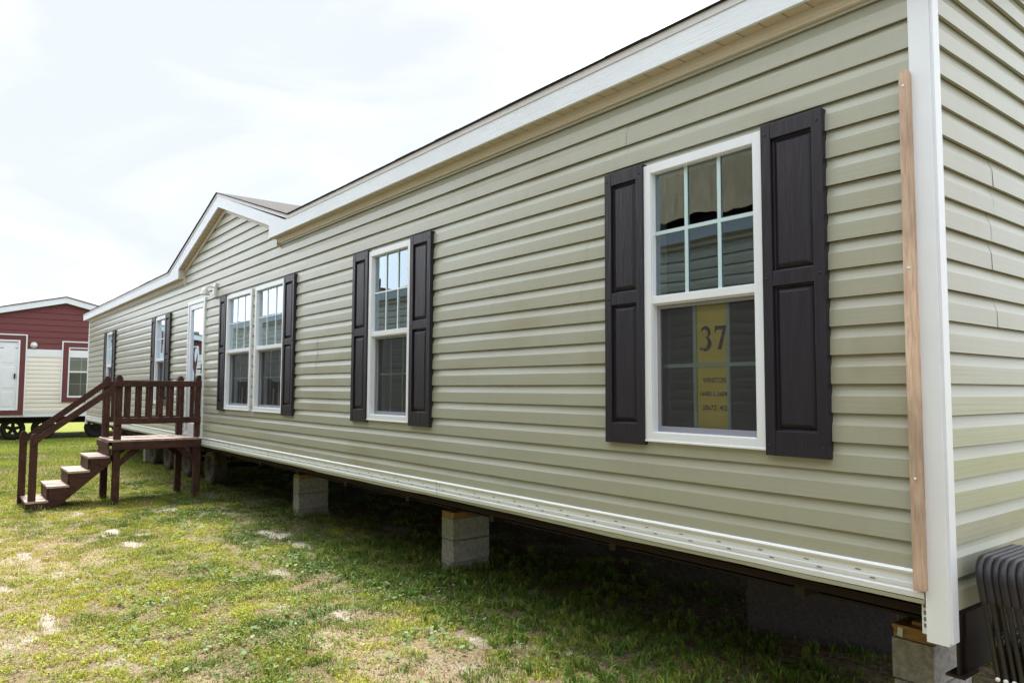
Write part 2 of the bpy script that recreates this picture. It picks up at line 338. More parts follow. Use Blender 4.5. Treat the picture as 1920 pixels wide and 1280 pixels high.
# ---------------------------------------------------------------- windows, shutters
def text_mesh(mb, s, cx, z, o, size, bold=0, width=None):
    """lettering as flat faces in the wall plane"""
    cu = bpy.data.curves.new('lettering', 'FONT'); cu.body = s; cu.size = size; cu.align_x = 'CENTER'; cu.offset = bold
    ob = bpy.data.objects.new('lettering', cu); sc.collection.objects.link(ob)
    bpy.context.view_layer.update()
    dg = bpy.context.evaluated_depsgraph_get(); me = bpy.data.meshes.new_from_object(ob.evaluated_get(dg))
    xs = [v.co.x for v in me.vertices]; k = (width/(max(xs)-min(xs))) if width else 1
    for p in me.polygons: mb.poly([(cx+me.vertices[i].co.x*k, o, z+me.vertices[i].co.y) for i in p.vertices])
    bpy.data.objects.remove(ob); bpy.data.meshes.remove(me); bpy.data.curves.remove(cu)

def window(xf, x0, x1, z0, z1, parent, zm=None, grid=(2, 1), screen=True, fw=.05, deep=.13, proud=False, gm=None, gw=.010):
    zm = (z0+z1)/2+.008 if zm is None else zm
    f = MB(xf)
    f.ring(x0, x1, z0, z1, fw, -.005, .036, wb=.048)
    f.ring(x0+fw-.012, x1-fw+.012, z0+.036, z1-fw+.012, .014, -deep, .024)          # jamb liner
    f.box((x0+fw-.002, -.012, zm-.022), (x1-fw+.002, .026, zm+.022))                  # meeting rail
    f.box((x0+fw-.002, -.03, zm-.030), (x1-fw+.002, .014, zm-.022))
    f.box((x0-.004, .0, z0-.006), (x1+.004, .040, z0+.006))
    fr = f.build('window', M_white, parent, bevel=.003)
    a0, a1 = x0+fw, x1-fw
    g = MB(xf); g.poly([(a0, -.006, zm+.02), (a1, -.006, zm+.02), (a1, -.006, z1-fw), (a0, -.006, z1-fw)]); g.build('upper_pane', M_glass, fr)
    g = MB(xf); g.poly([(a0, -.046, z0+.05), (a1, -.046, z0+.05), (a1, -.046, zm-.02), (a0, -.046, zm-.02)]); g.build('lower_pane', M_glass2, fr)
    b = MB(xf); nv, nh = grid
    for (za, zb, o) in ((zm+.02, z1-fw, .003 if proud else -.018), (z0+.05, zm-.02, -.056)):
        for i in range(nv):
            x = a0+.01+(a1-a0-.02)*(i+1)/(nv+1); b.box((x-gw, o-.006, za), (x+gw, o, zb))
        for i in range(nh):
            z = za+(zb-za)*(i+1)/(nh+1)+.008; b.box((a0, o-.0075, z-gw), (a1, o-.0005, z+gw))
    b.build('grille', gm or M_grille, fr)
    if screen:
        s = MB(xf); s.poly([(a0+.02, -.018, z0+.07), (a1-.01, -.018, z0+.07), (a1-.01, -.018, zm-.03), (a0+.02, -.018, zm-.03)]); s.cur = 1
        s.ring(a0+.003, a1-.003, z0+.05, zm-.031, .018, -.024, -.012, wb=.03)
        s.build('insect_screen', [M_screen, M_scrf], fr)
    return fr
def shutter(xf, x0, x1, z0, z1, parent):
    s = MB(xf); w = .052; zt = z1-.075; m0, m1 = .492, .562; zb = z0+.115
    s.box((x0, .006, z0), (x0+w, .047, z1)); s.box((x1-w, .006, z0), (x1, .047, z1))
    for a, b in ((z0, zb), (m0, m1), (zt, z1)): s.box((x0+w, .006, a), (x1-w, .0455, b))
    for a, b in ((zb, m0), (m1, zt)):                # raised panels
        p0, p1 = x0+w, x1-w; i = .008; j = .034
        R = [[(p0, a), (p1, a), (p1, b), (p0, b)], [(p0+i, a+i), (p1-i, a+i), (p1-i, b-i), (p0+i, b-i)], [(p0+j, a+j), (p1-j, a+j), (p1-j, b-j), (p0+j, b-j)]]
        O = [.024, .022, .041]
        for q in range(2):
            for e in range(4):
                f2 = (e+1) % 4
                s.poly([(R[q][e][0], O[q], R[q][e][1]), (R[q][f2][0], O[q], R[q][f2][1]), (R[q+1][f2][0], O[q+1], R[q+1][f2][1]), (R[q+1][e][0], O[q+1], R[q+1][e][1])])
        s.poly([(p[0], O[2], p[1]) for p in R[2]])
    for z in (z1-.05, (m0+m1)/2, z0+.045):
        for x in (x0+.024, x1-.024): s.lathe((x, .047, z), [(.0055, -.002), (.0055, .002), (.003, .004), (0, .004)], n=8)
    return s.build('shutter', M_shut, parent, bevel=.0022)

# ================================================================ OUR HOME
XL, XR = -21.95, -1.25
home = empty('mobile_home', (-11.5, 7.2, 0), 'long sage green manufactured home on concrete block piers with dark shutters', 'house')
WIN = [(-2.785, -2.030), (-6.134, -5.378), (-10.35, -9.337), (-9.206, -8.232), (-14.47, -13.735), (-19.25, -18.56)]
Z0, Z1 = -.277, 1.260
holes = [(a+.01, b-.01, Z0+.01, Z1-.01) for a, b in WIN]+[(-12.31, -11.41, -.70, 1.345)]
GA = 2.53                                # inner apex of the front gable
def glim(z): h = max(0, (GA+.035-z)/.3); return (-10.58-h, -10.58+h)
s = MB(front); siding(s, XL+.05, XR-.075, -.72, 1.70, holes)
siding(s, 0, 0, 1.70, 2.56, lim=lambda z: (max(-12.62, glim(z)[0]), min(-8.48, glim(z)[1])))
# hairline crack in the vinyl
s.cur = 1
ck = [(-7.30, .53), (-7.305, .46), (-7.318, .41), (-7.300, .37), (-7.303, .315), (-7.335, .26), (-7.338, .20)]
for (a, za), (b, zb) in zip(ck[:-1], ck[1:]): s.poly([(a-.0035, .0185, za), (a+.0035, .0185, za), (b+.0035, .0185, zb), (b-.0035, .0185, zb)])
s.build('front_siding', [M_sid, M_slot], home)
s = MB(endw); siding(s, 3.197, 11.25, -.86, 1.68)
siding(s, 0, 0, 1.68, 2.78, lim=lambda z: (3.197+max(0, (z-1.70)/.25), 11.25-max(0, (z-1.70)/.25)))
s.build('end_siding', M_sid, home)
s = MB(); s.box((XL, 11.25, -.85), (XR-.01, 11.30, 1.75)); s.box((XL, 3.2, -.85), (XL+.05, 11.25, 1.75)); s.build('back_wall', M_sid, home)
s = MB(); s.poly([(XR-.03, 3.25, -.85), (XR-.03, 11.25, -.85), (XR-.03, 11.25, 1.75), (XR-.03, 7.2, 2.7), (XR-.03, 3.25, 1.75)])
s.box((XL+.06, 7.18, -.84), (XR-.06, 7.24, 1.74)); s.box((XL+.06, 3.30, 1.76), (XR-.06, 11.2, 1.79))
# inner lining of the front wall round the openings
hs = sorted(holes); xa = XL+.05
for h in hs:
    s.box((xa, 3.25, -.84), (h[0], 3.28, 1.75)); s.box((h[0], 3.25, h[3]), (h[1], 3.28, 1.75)); s.box((h[0], 3.25, -.84), (h[1], 3.28, h[2])); xa = h[1]
s.box((xa, 3.25, -.84), (XR-.04, 3.28, 1.75))
for x in (-4.3, -7.6, -12.9, -16.4): s.box((x, 3.29, -.84), (x+.09, 7.17, 1.75))
s.build('interior_walls', M_int, home)
s = MB(); s.box((XL+.06, 3.29, -.86), (XR-.06, 11.2, -.845)); s.build('floor_carpet', M_carpet, home)
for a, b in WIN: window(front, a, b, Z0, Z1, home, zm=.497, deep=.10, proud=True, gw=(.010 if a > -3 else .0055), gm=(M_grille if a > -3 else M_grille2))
for a, b in ((-3.083, -2.783), (-2.026, -1.712), (-6.452, -6.140), (-5.372, -5.045), (-10.64, -10.355), (-8.226, -7.908), (-14.76, -14.475), (-13.73, -13.33), (-19.57, -19.255), (-18.555, -18.20)):
    if b-a > .33: b = a+.32
    shutter(front, a, b, -.302, 1.276, home)
# white starter trim along the foot of the wall
s = MB(front)
pr = [(-.712, .014), (-.714, .024), (-.722, .030), (-.731, .027), (-.736, .018), (-.744, .016), (-.748, .0155), (-.768, .0165), (-.7705, .021), (-.786, .019), (-.790, .015), (-.795, .017), (-.8, .023), (-.823, .019), (-.826, .012)]
us = np.linspace(XL+.05, XR-.095, 120)
for i in range(len(pr)-1):
    (za, oa), (zb, ob) = pr[i], pr[i+1]
    s.grid([[(u, o+.0012*wob(4, u*1.3), z) for u in us] for z, o in ((za, oa), (zb, ob))])
s.cur = 1
for u in np.arange(-13.2, -1.4, .2365):
    s.poly([(u-.013, .0175, -.753), (u+.013, .0175, -.753), (u+.013, .0175, -.7575), (u-.013, .0175, -.7575)])
    s.poly([(u+.052, .0228, -.776), (u+.076, .0228, -.776), (u+.076, .0228, -.781), (u+.052, .0228, -.781)])
for u in (-4.95, -8.65, -12.3): s.poly([(u-.002, .032, -.714), (u+.002, .032, -.714), (u+.012, .026, -.824), (u+.008, .026, -.824)])
s.build('starter_trim', [M_white, M_slot], home)
s = MB(front); s.grid([[(u, .014+.004*wob(9, u*.6), -.826) for u in us], [(u, .012+.004*wob(9, u*.6), -.846+.003*wob(2, u*.9)) for u in us]])
s.grid([[(u, .012, -.846) for u in us], [(u, -.03, -.85) for u in us]]); s.build('siding_edge', M_sid, home)
# corner posts
s = MB(front); s.box((-1.3395, -.035, -.985), (-1.257, .020, 1.75)); s.box((-1.257, -.045, -.975), (-1.2455, .012, 1.75))
s.box((-1.368, -.012, -.965), (-1.34, -.009, -.80)); s.cur = 1
for z in (-.94, -.915, -.89, -.862): s.box((-1.361, -.0085, z), (-1.347, -.0075, z+.016))
s.build('corner_post', [M_white, M_slot], home, bevel=.004)
s = MB(front); s.box((-22.02, -.02, -.93), (-21.90, .02, 1.75)); s.build('corner_post', M_white, home, bevel=.004)
# pine batten nailed beside the post
s = MB(front); s.prism([(-1.371, 1.318), (-1.340, 1.324), (-1.333, 1.305), (-1.331, -.785), (-1.374, -.79), (-1.376, .3)], 1, .0205, .042); s.cur = 1
for z in (1.26, .5, -.35): s.lathe((-1.356, .042, z), [(.006, 0), (.006, .003), (0, .004)], n=8)
s.build('batten', [M_pine, M_rivet], home, bevel=.002)
# fascia along eaves and gable (one trimmed board line), drip edge, shingle edge
YF = 3.15-3.02
s = MB(front)
XE0, XE1 = -22.2, -1.12
s.prism([(XE0, 1.758), (-12.62, 1.758), (-12.62, 1.909), (-10.56, 2.53), (-8.52, 1.914), (-8.52, 1.758), (XE1, 1.758), (XE1, 1.888), (-8.02, 1.888), (-10.6, 2.690), (-13.20, 1.888), (XE0, 1.888)], 1, YF-.02, YF)
s.build('fascia', M_fascia, home, bevel=.002)
def band(mb, pts, h, o0, o1):
    for (x0, z0), (x1, z1) in zip(pts[:-1], pts[1:]):
        mb.prism([(x0, z0), (x1, z1), (x1, z1-h), (x0, z0-h)], 1, o0, o1)
top = [(XE0-.01, 1.927), (-13.24, 1.927), (-10.6, 2.730), (-7.93, 1.927), (XE1+.01, 1.927)]
s = MB(front); band(s, top, .041, YF-.015, YF+.006); s.build('drip_edge', M_drip, home)
s = MB(front)
for (x0, z0), (x1, z1) in zip(top[:-1], top[1:]):
    L = math.hypot(x1-x0, z1-z0); n = max(1, int(L/.3)); rs = random.Random(int(L*10))
    for i in range(n):
        a, b = i/n, (i+1)/n; e = rs.uniform(0, .003)
        xa, za, xb, zb = x0+(x1-x0)*a, z0+(z1-z0)*a, x0+(x1-x0)*b, z0+(z1-z0)*b
        s.prism([(xa, za+.002), (xb, zb+.002), (xb, zb+.007+e), (xa, za+.007+e)], 1, -.02, YF+.021+e)
s.build('shingle_edge', M_shedge, home)
# soffit, frieze
s = MB(front)
for a, b in ((XE0, -12.62), (-8.52, XE1)): s.box((a, .0, 1.755), (b, YF-.021, 1.760))
for (x0, z0), (x1, z1) in zip([(-12.62, 1.909), (-10.56, 2.53)], [(-10.56, 2.53), (-8.52, 1.914)]):
    s.prism([(x0, z0), (x1, z1), (x1, z1+.006), (x0, z0+.006)], 1, 0, YF-.021)
s.build('soffit', M_soffit, home)
s = MB(front)
for a, b in ((XL+.05, -12.56), (-8.46, XR-.096)):
    for (za, oa), (zb, ob) in zip([(1.7545, .045), (1.722, .045), (1.712, .034), (1.70, .034)], [(1.722, .045), (1.712, .034), (1.70, .034), (1.698, .012)]):
        s.grid([[(a, oa, za), (b, oa, za)], [(a, ob, zb), (b, ob, zb)]], smooth=False)
    s.box((a-.006, 0, 1.66 if a > -10 else 1.69), (a, .05, 1.7545)) if a > -10 else s.box((b, 0, 1.66), (b+.006, .05, 1.7545))
for (x0, z0), (x1, z1) in zip([(-12.60, 1.905), (-10.56, 2.52)], [(-10.56, 2.52), (-8.54, 1.910)]):
    s.prism([(x0, z0), (x1, z1), (x1, z1-.052), (x0, z0-.052)], 1, .012, .034)
s.box((-12.66, .0, 1.758), (-12.625, YF-.022, 1.91)); s.box((-8.52, .0, 1.758), (-8.50, YF-.022, 1.912))
s.build('frieze', M_beige, home)
# end wall rake
s = MB(endw)
for a, b, sg in ((3.00, 7.2, 1), (11.4, 7.2, -1)):
    zz = lambda y: 1.90+.25*abs(y-a)
    s.prism([(a, zz(a)), (b, zz(b)), (b, zz(b)-.13), (a, zz(a)-.13)], 0+0, 0, 1) if False else None
    s.poly([(a, .12, zz(a)), (b, .12, zz(b)), (b, .12, zz(b)-.15), (a, .12, zz(a)-.15)])
    s.poly([(a, .12, zz(a)-.15), (b, .12, zz(b)-.15), (b, .0, zz(b)-.15), (a, .0, zz(a)-.15)])
s.build('rake_fascia', M_fascia, home)
s = MB(endw)
for a, b in ((3.15, 7.2), (11.25, 7.2)):
    zz = lambda y: 1.758+.25*abs(y-a)
    s.poly([(a, .034, zz(a)), (b, .034, zz(b)), (b, .034, zz(b)-.062), (a, .034, zz(a)-.062)])
    s.poly([(a, .034, zz(a)-.062), (b, .034, zz(b)-.062), (b, .0, zz(b)-.062), (a, .0, zz(a)-.062)])
s.build('rake_frieze', M_beige, home)
# roof
s = MB()
zr = 1.93+.25*4.22
s.poly([(XE0, 11.42, 1.935), (XE1, 11.42, 1.935), (XE1, 7.2, zr), (XE0, 7.2, zr)])
yv = 2.99+(2.74-1.935)/.25
s.poly([(XE0, 3.0, 1.936), (-13.26, 3.0, 1.936), (-10.6, yv, 2.74), (-10.6, 7.2, zr), (XE0, 7.2, zr)]); s.poly([(XE1, 3.0, 1.936), (-7.91, 3.0, 1.936), (-10.6, yv, 2.74), (-10.6, 7.2, zr), (XE1, 7.2, zr)])
def roofz(y): return 1.935+.25*(y-2.99)
yv = 2.99+(2.74-1.935)/.25
s.poly([(-10.6, 3.0, 2.742), (-10.6, yv, 2.742), (-7.91, 3.0, 1.938)]); s.poly([(-10.6, 3.0, 2.742), (-10.6, yv, 2.742), (-13.26, 3.0, 1.938)])
s.build('roof', M_shingle, home)
# undercarriage
s = MB(); s.box((XL+.03, 3.18, -.90), (XR-.03, 11.24, -.865)); s.cur = 1
for y in (3.76, 5.6, 8.8, 10.4):
    s.box((XL, y, -1.085), (XR-.05, y+.10, -1.073)); s.box((XL, y+.046, -1.073), (XR-.05, y+.054, -.912)); s.box((XL, y, -.912), (XR-.05, y+.10, -.901))
for x in np.arange(-21.5, -1.3, 1.22): s.box((x, 3.25, -.96), (x+.05, 3.755, -.902)); s.box((x, 3.9, -.98), (x+.05, 10.3, -.902))
s.build('chassis', [M_belly, M_steel], home)
# angle bracket at the front corner
s = MB(); s.box((-1.30, 3.30, -1.14), (-1.29, 3.36, -.90)); s.box((-1.34, 3.29, -1.15), (-1.27, 3.44, -1.14)); s.box((-1.29, 3.35, -1.14), (-1.28, 3.62, -.90)); s.build('corner_bracket', M_steel, home)
# storm door
s = MB(front); dx0, dx1, dz0, dz1 = -12.315, -11.405, -.705, 1.352
s.ring(dx0, dx1, dz0, dz1, .055, -.03, .036); s.ring(dx0+.06, dx1-.06, dz0+.06, dz1-.06, .075, -.012, .022, wb=.11)
door = s.build('storm_door', M_white, home, bevel=.003)
s = MB(front); s.poly([(dx0+.13, -.004, dz0+.16), (dx1-.13, -.004, dz0+.16), (dx1-.13, -.004, dz1-.13), (dx0+.13, -.004, dz1-.13)]); s.build('door_glass', M_glass, door)
s = MB(front); s.box((dx1-.125, .022, .22), (dx1-.095, .030, .36)); s.box((dx1-.118, .030, .275), (dx1-.102, .065, .295)); s.box((dx1-.19, .058, .275), (dx1-.102, .07, .297)); s.build('handle', M_dark, door)
s = MB(front); s.box((dx0+.06, -.13, dz0+.03), (dx1-.06, -.10, dz1-.06)); s.build('inner_door', M_int, door)
s = MB(front); s.box((dx0-.02, 0, dz0-.03), (dx1+.02, .05, dz0-.002)); s.build('sill', M_white, door)
# porch lamp
s = MB(front); s.box((-11.0, .012, 1.30), (-10.86, .045, 1.50)); s.box((-10.98, .045, 1.33), (-10.88, .052, 1.47)); lamp = s.build('wall_lamp', M_lampg, home, bevel=.004)
s = MB(front); s.tube([(-10.93, .05, 1.44), (-10.93, .10, 1.45), (-10.95, .14, 1.44)], .010)
s.lathe((-10.96, .16, 1.36), [(0, .075), (.03, .07), (.045, .03), (.065, -.02), (.068, -.03), (.0, -.03)], n=16, axis='z'); s.build('lamp_shade', M_lampg, lamp)

# wheels under our home
def wheel(parent, x, yf, r, mt, w=.22, axis='y', holes_=False, zc=None, side=1):
    c = (x, yf, -1.6+r) if axis == 'y' else (yf, x, -1.6+r)
    k = side
    s = MB(); s.lathe(c, [(r*.60, .012*k), (r*.64, -.004*k), (r*.80, -.012*k), (r*.92, .0), (r*.985, .025*k), (r, .05*k), (r, (w-.05)*k), (r*.985, (w-.02)*k), (r*.8, w*k), (r*.6, w*k)], n=36, axis=axis)
    if axis == 'y':
        for i in range(30):
            t = 2*math.pi*i/30; a = Vector((math.cos(t), 0, math.sin(t))); b = Vector((-math.sin(t), 0, math.cos(t))); C0 = Vector(c)
            q = [C0+a*(r*1.0)+b*.010, C0+a*(r*1.0)-b*.010, C0+a*(r*.94)-b*.010, C0+a*(r*.94)+b*.010]
            q2 = [p+Vector((0, .06, 0)) for p in q]; q2 = [C0+a*(r*1.014)+b*.010+Vector((0, .08, 0)), C0+a*(r*1.014)-b*.010+Vector((0, .08, 0))]
            s.poly([tuple(q[0]+Vector((0, .004, 0))), tuple(q[1]+Vector((0, .004, 0))), tuple(q2[1]), tuple(q2[0])]); s.poly([tuple(p+Vector((0, -.003, 0))) for p in q])
    ty = s.build('wheel', mt, parent)
    s = MB(); s.lathe(c, [(r*.61, .012*k), (r*.58, .004*k), (r*.54, .03*k), (r*.50, .055*k), (r*.30, .075*k), (r*.28, .05*k), (r*.18, .045*k), (r*.16, .07*k), (.0, .07*k)] if not holes_ else [(r*.61, .012*k), (r*.56, .03*k), (r*.52, .05*k), (r*.60, .20*k)], n=28, axis=axis)
    if holes_:      # five-spoke hub, open between the spokes
        for i in range(5):
            t = 2*math.pi*i/5+.3; a = (math.cos(t), math.sin(t)); b = (-a[1], a[0]); hw0, hw1 = .055, .045
            P = [(a[0]*r*.1+b[0]*hw0, a[1]*r*.1+b[1]*hw0), (a[0]*r*.1-b[0]*hw0, a[1]*r*.1-b[1]*hw0), (a[0]*r*.56-b[0]*hw1, a[1]*r*.56-b[1]*hw1), (a[0]*r*.56+b[0]*hw1, a[1]*r*.56+b[1]*hw1)]
            s.prism([(c[1]+p, c[2]+q) for p, q in P], 0, c[0]+.04*k, c[0]+.06*k)
        s.lathe(c, [(r*.2, .03*k), (0, .03*k)], n=16, axis='x')
    s.build('rim', M_rim if mt is M_tyre else M_tyred, ty)
    return ty
for x in (-12.86, -14.30, -15.68, -16.95): wheel(home, x, 3.665, .305, M_tyre)
s = MB()
for x in (-12.86, -14.30, -15.68, -16.95): s.tube([(x, 3.72, -1.295), (x, 10.7, -1.295)], .04); s.box((x-.35, 3.93, -1.12), (x+.35, 3.99, -1.10))
s.build('axles', M_steel, home)

# ---------------------------------------------------------------- piers: every block and shim is a thing
def block(name_lab, x, y, ztop, h=.190, w=.190, d=.392, turn=0.):
    s = MB(); jx = random.uniform(-.004, .004)
    s.box((x+jx, y, ztop-h), (x+w+jx, y+d, ztop-.004))
    # hollow cores show on the upper and lower faces; the faces outwards are solid
    o = s.build('concrete_block', M_conc, at=(x+w/2, y+d/2, ztop-h+G), bevel=.005); o.rotation_euler[2] = turn
    return tag(o, name_lab, 'concrete block', 'concrete blocks stacked in piers under the home')
PIERS = [(-1.725, 3.66, -1.165, 'pier nearest the white corner post'), (-5.70, 3.66, -1.140, 'second pier from the right'), (-9.20, 3.66, -1.125, 'pier to the right of the tyres'), (-17.75, 3.66, -1.10, 'farthest pier beyond the tyres')]
for x, y, zt, wh in PIERS:
    for i, nm in enumerate(('top', 'middle', 'bottom')):
        block('grey concrete block, %s of the %s' % (nm, wh), x+(.006*i if x > -2 else -.006*i), y+.003*i, zt-.193*i, turn=(.012*(i-1)))
def shim(lab, x, y, z0, z1, w=.19, d=.39):
    s = MB(); s.box((x, y, z0), (x+w, y+d, z1)); o = s.build('wood_shim', M_shim, at=(x+w/2, y+d/2, z0+G), bevel=.002)
    return tag(o, lab, 'wood shim', 'wooden shims on the piers')
shim('thick yellowish wooden shim on the pier nearest the corner post', -1.72, 3.665, -1.165, -1.125)
so = shim('thin upper wooden board on the pier nearest the corner post, with a white sticker', -1.725, 3.66, -1.124, -1.106, .2)
shim('short wooden wedge on top of the corner pier boards', -1.65, 3.70, -1.105, -1.087, .14)
shim('single wooden plate on the second pier from the right', -5.70, 3.66, -1.140, -1.087)
shim('narrow wooden plate on the pier to the right of the tyres', -9.20, 3.665, -1.125, -1.087)
s = MB(); s.poly([(-1.70, 3.6565, -1.155), (-1.675, 3.6565, -1.16), (-1.672, 3.6565, -1.118), (-1.695, 3.6565, -1.115)]); o = s.build('sticker', M_white, so)
# black panel standing under the home
s = MB(); s.prism([(-2.98, 4.32), (-2.16, 4.66), (-2.17, 4.69), (-2.99, 4.35)], 2, -1.6, -1.25)
s.prism([(-2.985, 4.31), (-2.155, 4.65), (-2.175, 4.70), (-3.0, 4.36)], 2, -1.25, -1.235)
M_panel = mat('charcoal_panel', (.085, .07, .075), .8, .3, noise=(60, .4, (1, 1, 1)))
tag(s.build('charcoal_panel', M_panel, at=(-2.6, 4.5, 0), bevel=.003), 'dark charcoal panel standing on the ground under the home beside the corner pier', 'panel')

# ---------------------------------------------------------------- sign in the window
s = MB(front)
s.box((-2.506, -.068, -.212), (-2.295, -.066, .462)); s.cur = 1; oz = -.0645
def glyph(mb, pts, o): mb.poly([(x, o, z) for x, z in pts])
def stroke(mb, pts, ws, o):                     # variable-width serif stroke
    P = [Vector((p[0], p[1])) for p in pts]; L, R = [], []
    for i, p in enumerate(P):
        d = (P[min(i+1, len(P)-1)]-P[max(0, i-1)]).normalized(); n = Vector((-d.y, d.x))*ws[i]/2
        L.append(p+n); R.append(p-n)
    for i in range(len(P)-1): mb.poly([(L[i].x, o, L[i].y), (L[i+1].x, o, L[i+1].y), (R[i+1].x, o, R[i+1].y), (R[i].x, o, R[i].y)])
def arc(cx, cz, rx, rz, a0, a1, n=12): return [(cx+rx*math.cos(math.radians(a0+(a1-a0)*i/n)), cz+rz*math.sin(math.radians(a0+(a1-a0)*i/n))) for i in range(n+1)]
cx3, b3 = -2.447, .211
p = arc(cx3-.003, b3+.0915, .026, .029, 160, -75); stroke(s, p, [.005+.016*math.sin(math.pi*i/12) for i in range(13)], oz)
p = arc(cx3-.006, b3+.037, .031, .034, 82, -140, 14); stroke(s, p, [.006+.019*math.sin(math.pi*min(1, i/13)) for i in range(15)], oz)
s.lathe((cx3-.030, oz, b3+.009), [(.0085, 0), (0, 0)], n=12)
z7 = .336
s.poly([(-2.388, oz, z7), (-2.316, oz, z7), (-2.316, oz, z7-.006), (-2.320, oz, z7-.020), (-2.376, oz, z7-.020), (-2.386, oz, z7-.036), (-2.390, oz, z7-.036)])
s.poly([(-2.336, oz+.0002, z7-.012), (-2.316, oz+.0002, z7-.008), (-2.348, oz+.0002, .212), (-2.372, oz+.0002, .212)])
for txt, z, wd, sz in (('WINSTON', .040, .145, .036), ('16083 L-2684B', -.030, .186, .034), ('28x72  4/2', -.102, .155, .035)):
    text_mesh(s, txt, -2.395, z, oz, sz, .0006, wd)
sign = s.build('paper_sign', [M_paper, M_ink], at=(-2.4, 3.217, -.212+G))
tag(sign, 'tall yellow paper sign lettered 37 behind the lower pane of the nearest window', 'sign')
# ---------------------------------------------------------------- DECK
deck = empty('porch_steps', (-11.85, 2.2, 0), 'brown stained wooden porch landing with railings and four steps at the storm door', 'porch steps')
def dk(name, mb, mt=None, bevel=.004, parent=None): return mb.build(name, mt or M_wood, parent or deck, bevel=bevel)
def post(x, y, z0, z1, w=.089, cap=True):
    s = MB(); h = w/2
    if cap:
        s.box((x-h, y-h, z0), (x+h, y+h, z1-.05))
        pts = [(y-h, z1-.05), (y+h, z1-.05), (y+h*.62, z1-.012), (y+h*.3, z1), (y-h*.3, z1), (y-h*.62, z1-.012)]
        s.prism(pts, 0, x-h, x+h)
    else: s.box((x-h, y-h, z0), (x+h, y+h, z1))
    return dk('post', s)
xn, xf_ = -11.495, -12.215          # post centre lines near / far
for y, zt in ((2.03, .172), (3.09, .185)): post(xn, y, -1.61, zt)
for y, zt in ((2.00, .165), (3.01, .180)): post(xf_, y, -1.61, zt)
post(-11.495, 1.06, -1.61, -.608, .085); post(-12.19, 1.00, -1.61, -.600, .085)
# landing
s = MB(); yy = 1.93
while yy < 3.12: s.box((-12.29, yy, -.745), (-11.41, yy+.138, -.716)); yy += .143
dk('deck_boards', s, M_tread, .003)
s = MB(); s.box((-11.448, 1.96, -.855), (-11.412, 3.17, -.748)); dk('near_beam', s, M_woodh)
s = MB(); s.box((-12.298, 1.96, -.855), (-12.262, 3.13, -.748)); dk('far_beam', s, M_woodh)
s = MB(); s.box((-12.298, 1.905, -.835), (-11.412, 1.925, -.748)); dk('rim_joist', s, M_woodh)
s = MB(); s.box((-12.27, 1.925, -.93), (-11.44, 1.958, -.838)); dk('ledger', s, M_woodh)
s = MB(); s.box((-12.298, 3.132, -.86), (-11.45, 3.168, -.75)); dk('rim_joist', s, M_woodh)
# rails
def rail(x, y0, y1, z0, z1, t=.036): s = MB(); s.box((x-t/2, y0, z0), (x+t/2, y1, z1)); return s
dk('top_rail', rail(-11.436, 1.98, 3.14, .018, .104), M_woodh); dk('bottom_rail', rail(-11.436, 1.98, 3.14, -.503, -.417), M_woodh)
dk('top_rail', rail(-12.155, 1.97, 3.05, .020, .100), M_woodh); dk('bottom_rail', rail(-12.155, 1.97, 3.05, -.500, -.415), M_woodh)
for i in range(7): s = MB(); y = 2.153+.1405*i; s.box((-11.494, y-.027, -.50), (-11.456, y+.027, .098)); dk('baluster', s)
for y in (2.085, 2.255, 2.40, 2.545, 2.69, 2.835): s = MB(); s.box((-12.21, y-.025, -.50), (-12.176, y+.025, .095)); dk('baluster', s)
# braces
for x in (xn, xf_):
    s = MB(); s.prism([(2.08, -1.08), (2.08, -1.00), (2.22, -.856), (2.33, -.856)], 0, x-.02, x+.02); dk('brace', s)
    s = MB(); s.prism([(3.04, -1.08), (3.04, -1.00), (2.89, -.856), (2.79, -.856)], 0, x-.02, x+.02); dk('brace', s)
# stringers and treads
TZ = [-1.475, -1.293, -1.112, -.932]
for x0 in (-11.495, -12.20):
    pts = [(1.0, -1.62), (1.0, TZ[0]-.03)]
    for i in range(4):
        y0 = 1.01+.2325*i; pts += [(y0+.01*(i > 0), TZ[i]-.03), (y0+.2325+.01, TZ[i]-.03)]
    pts += [(1.955, -1.03), (1.29, -1.62)]
    s = MB(); s.prism(pts, 0, x0, x0+.04); dk('stringer', s, M_woodh)
for i in range(4):
    y0 = 1.0+.2325*i; s = MB(); s.box((-12.215, y0-.012, TZ[i]-.029), (-11.447, y0+.245, TZ[i])); dk('tread', s, M_tread, .004)
    if i: s = MB(); s.box((-12.15, y0+.215-.2325+.01, TZ[i]-.17), (-11.50, y0+.245-.2325+.01, TZ[i]-.031)); dk('riser', s, M_dark if False else M_woodh)
s = MB(); s.box((-12.155, 1.0, -1.60), (-11.5, 1.03, -1.506)); dk('riser', s, M_woodh)
# sloping handrails
for x, (ya, za), (yb, zb) in ((-11.445, (1.05, -.740), (1.985, -.028)), (-12.140, (.96, -.785), (2.01, .06))):
    s = MB(); s.prism([(ya, za-.01), (yb, zb-.01), (yb, zb+.083), (ya, za+.080)], 0, x-.02, x+.02); dk('handrail', s, M_woodh)

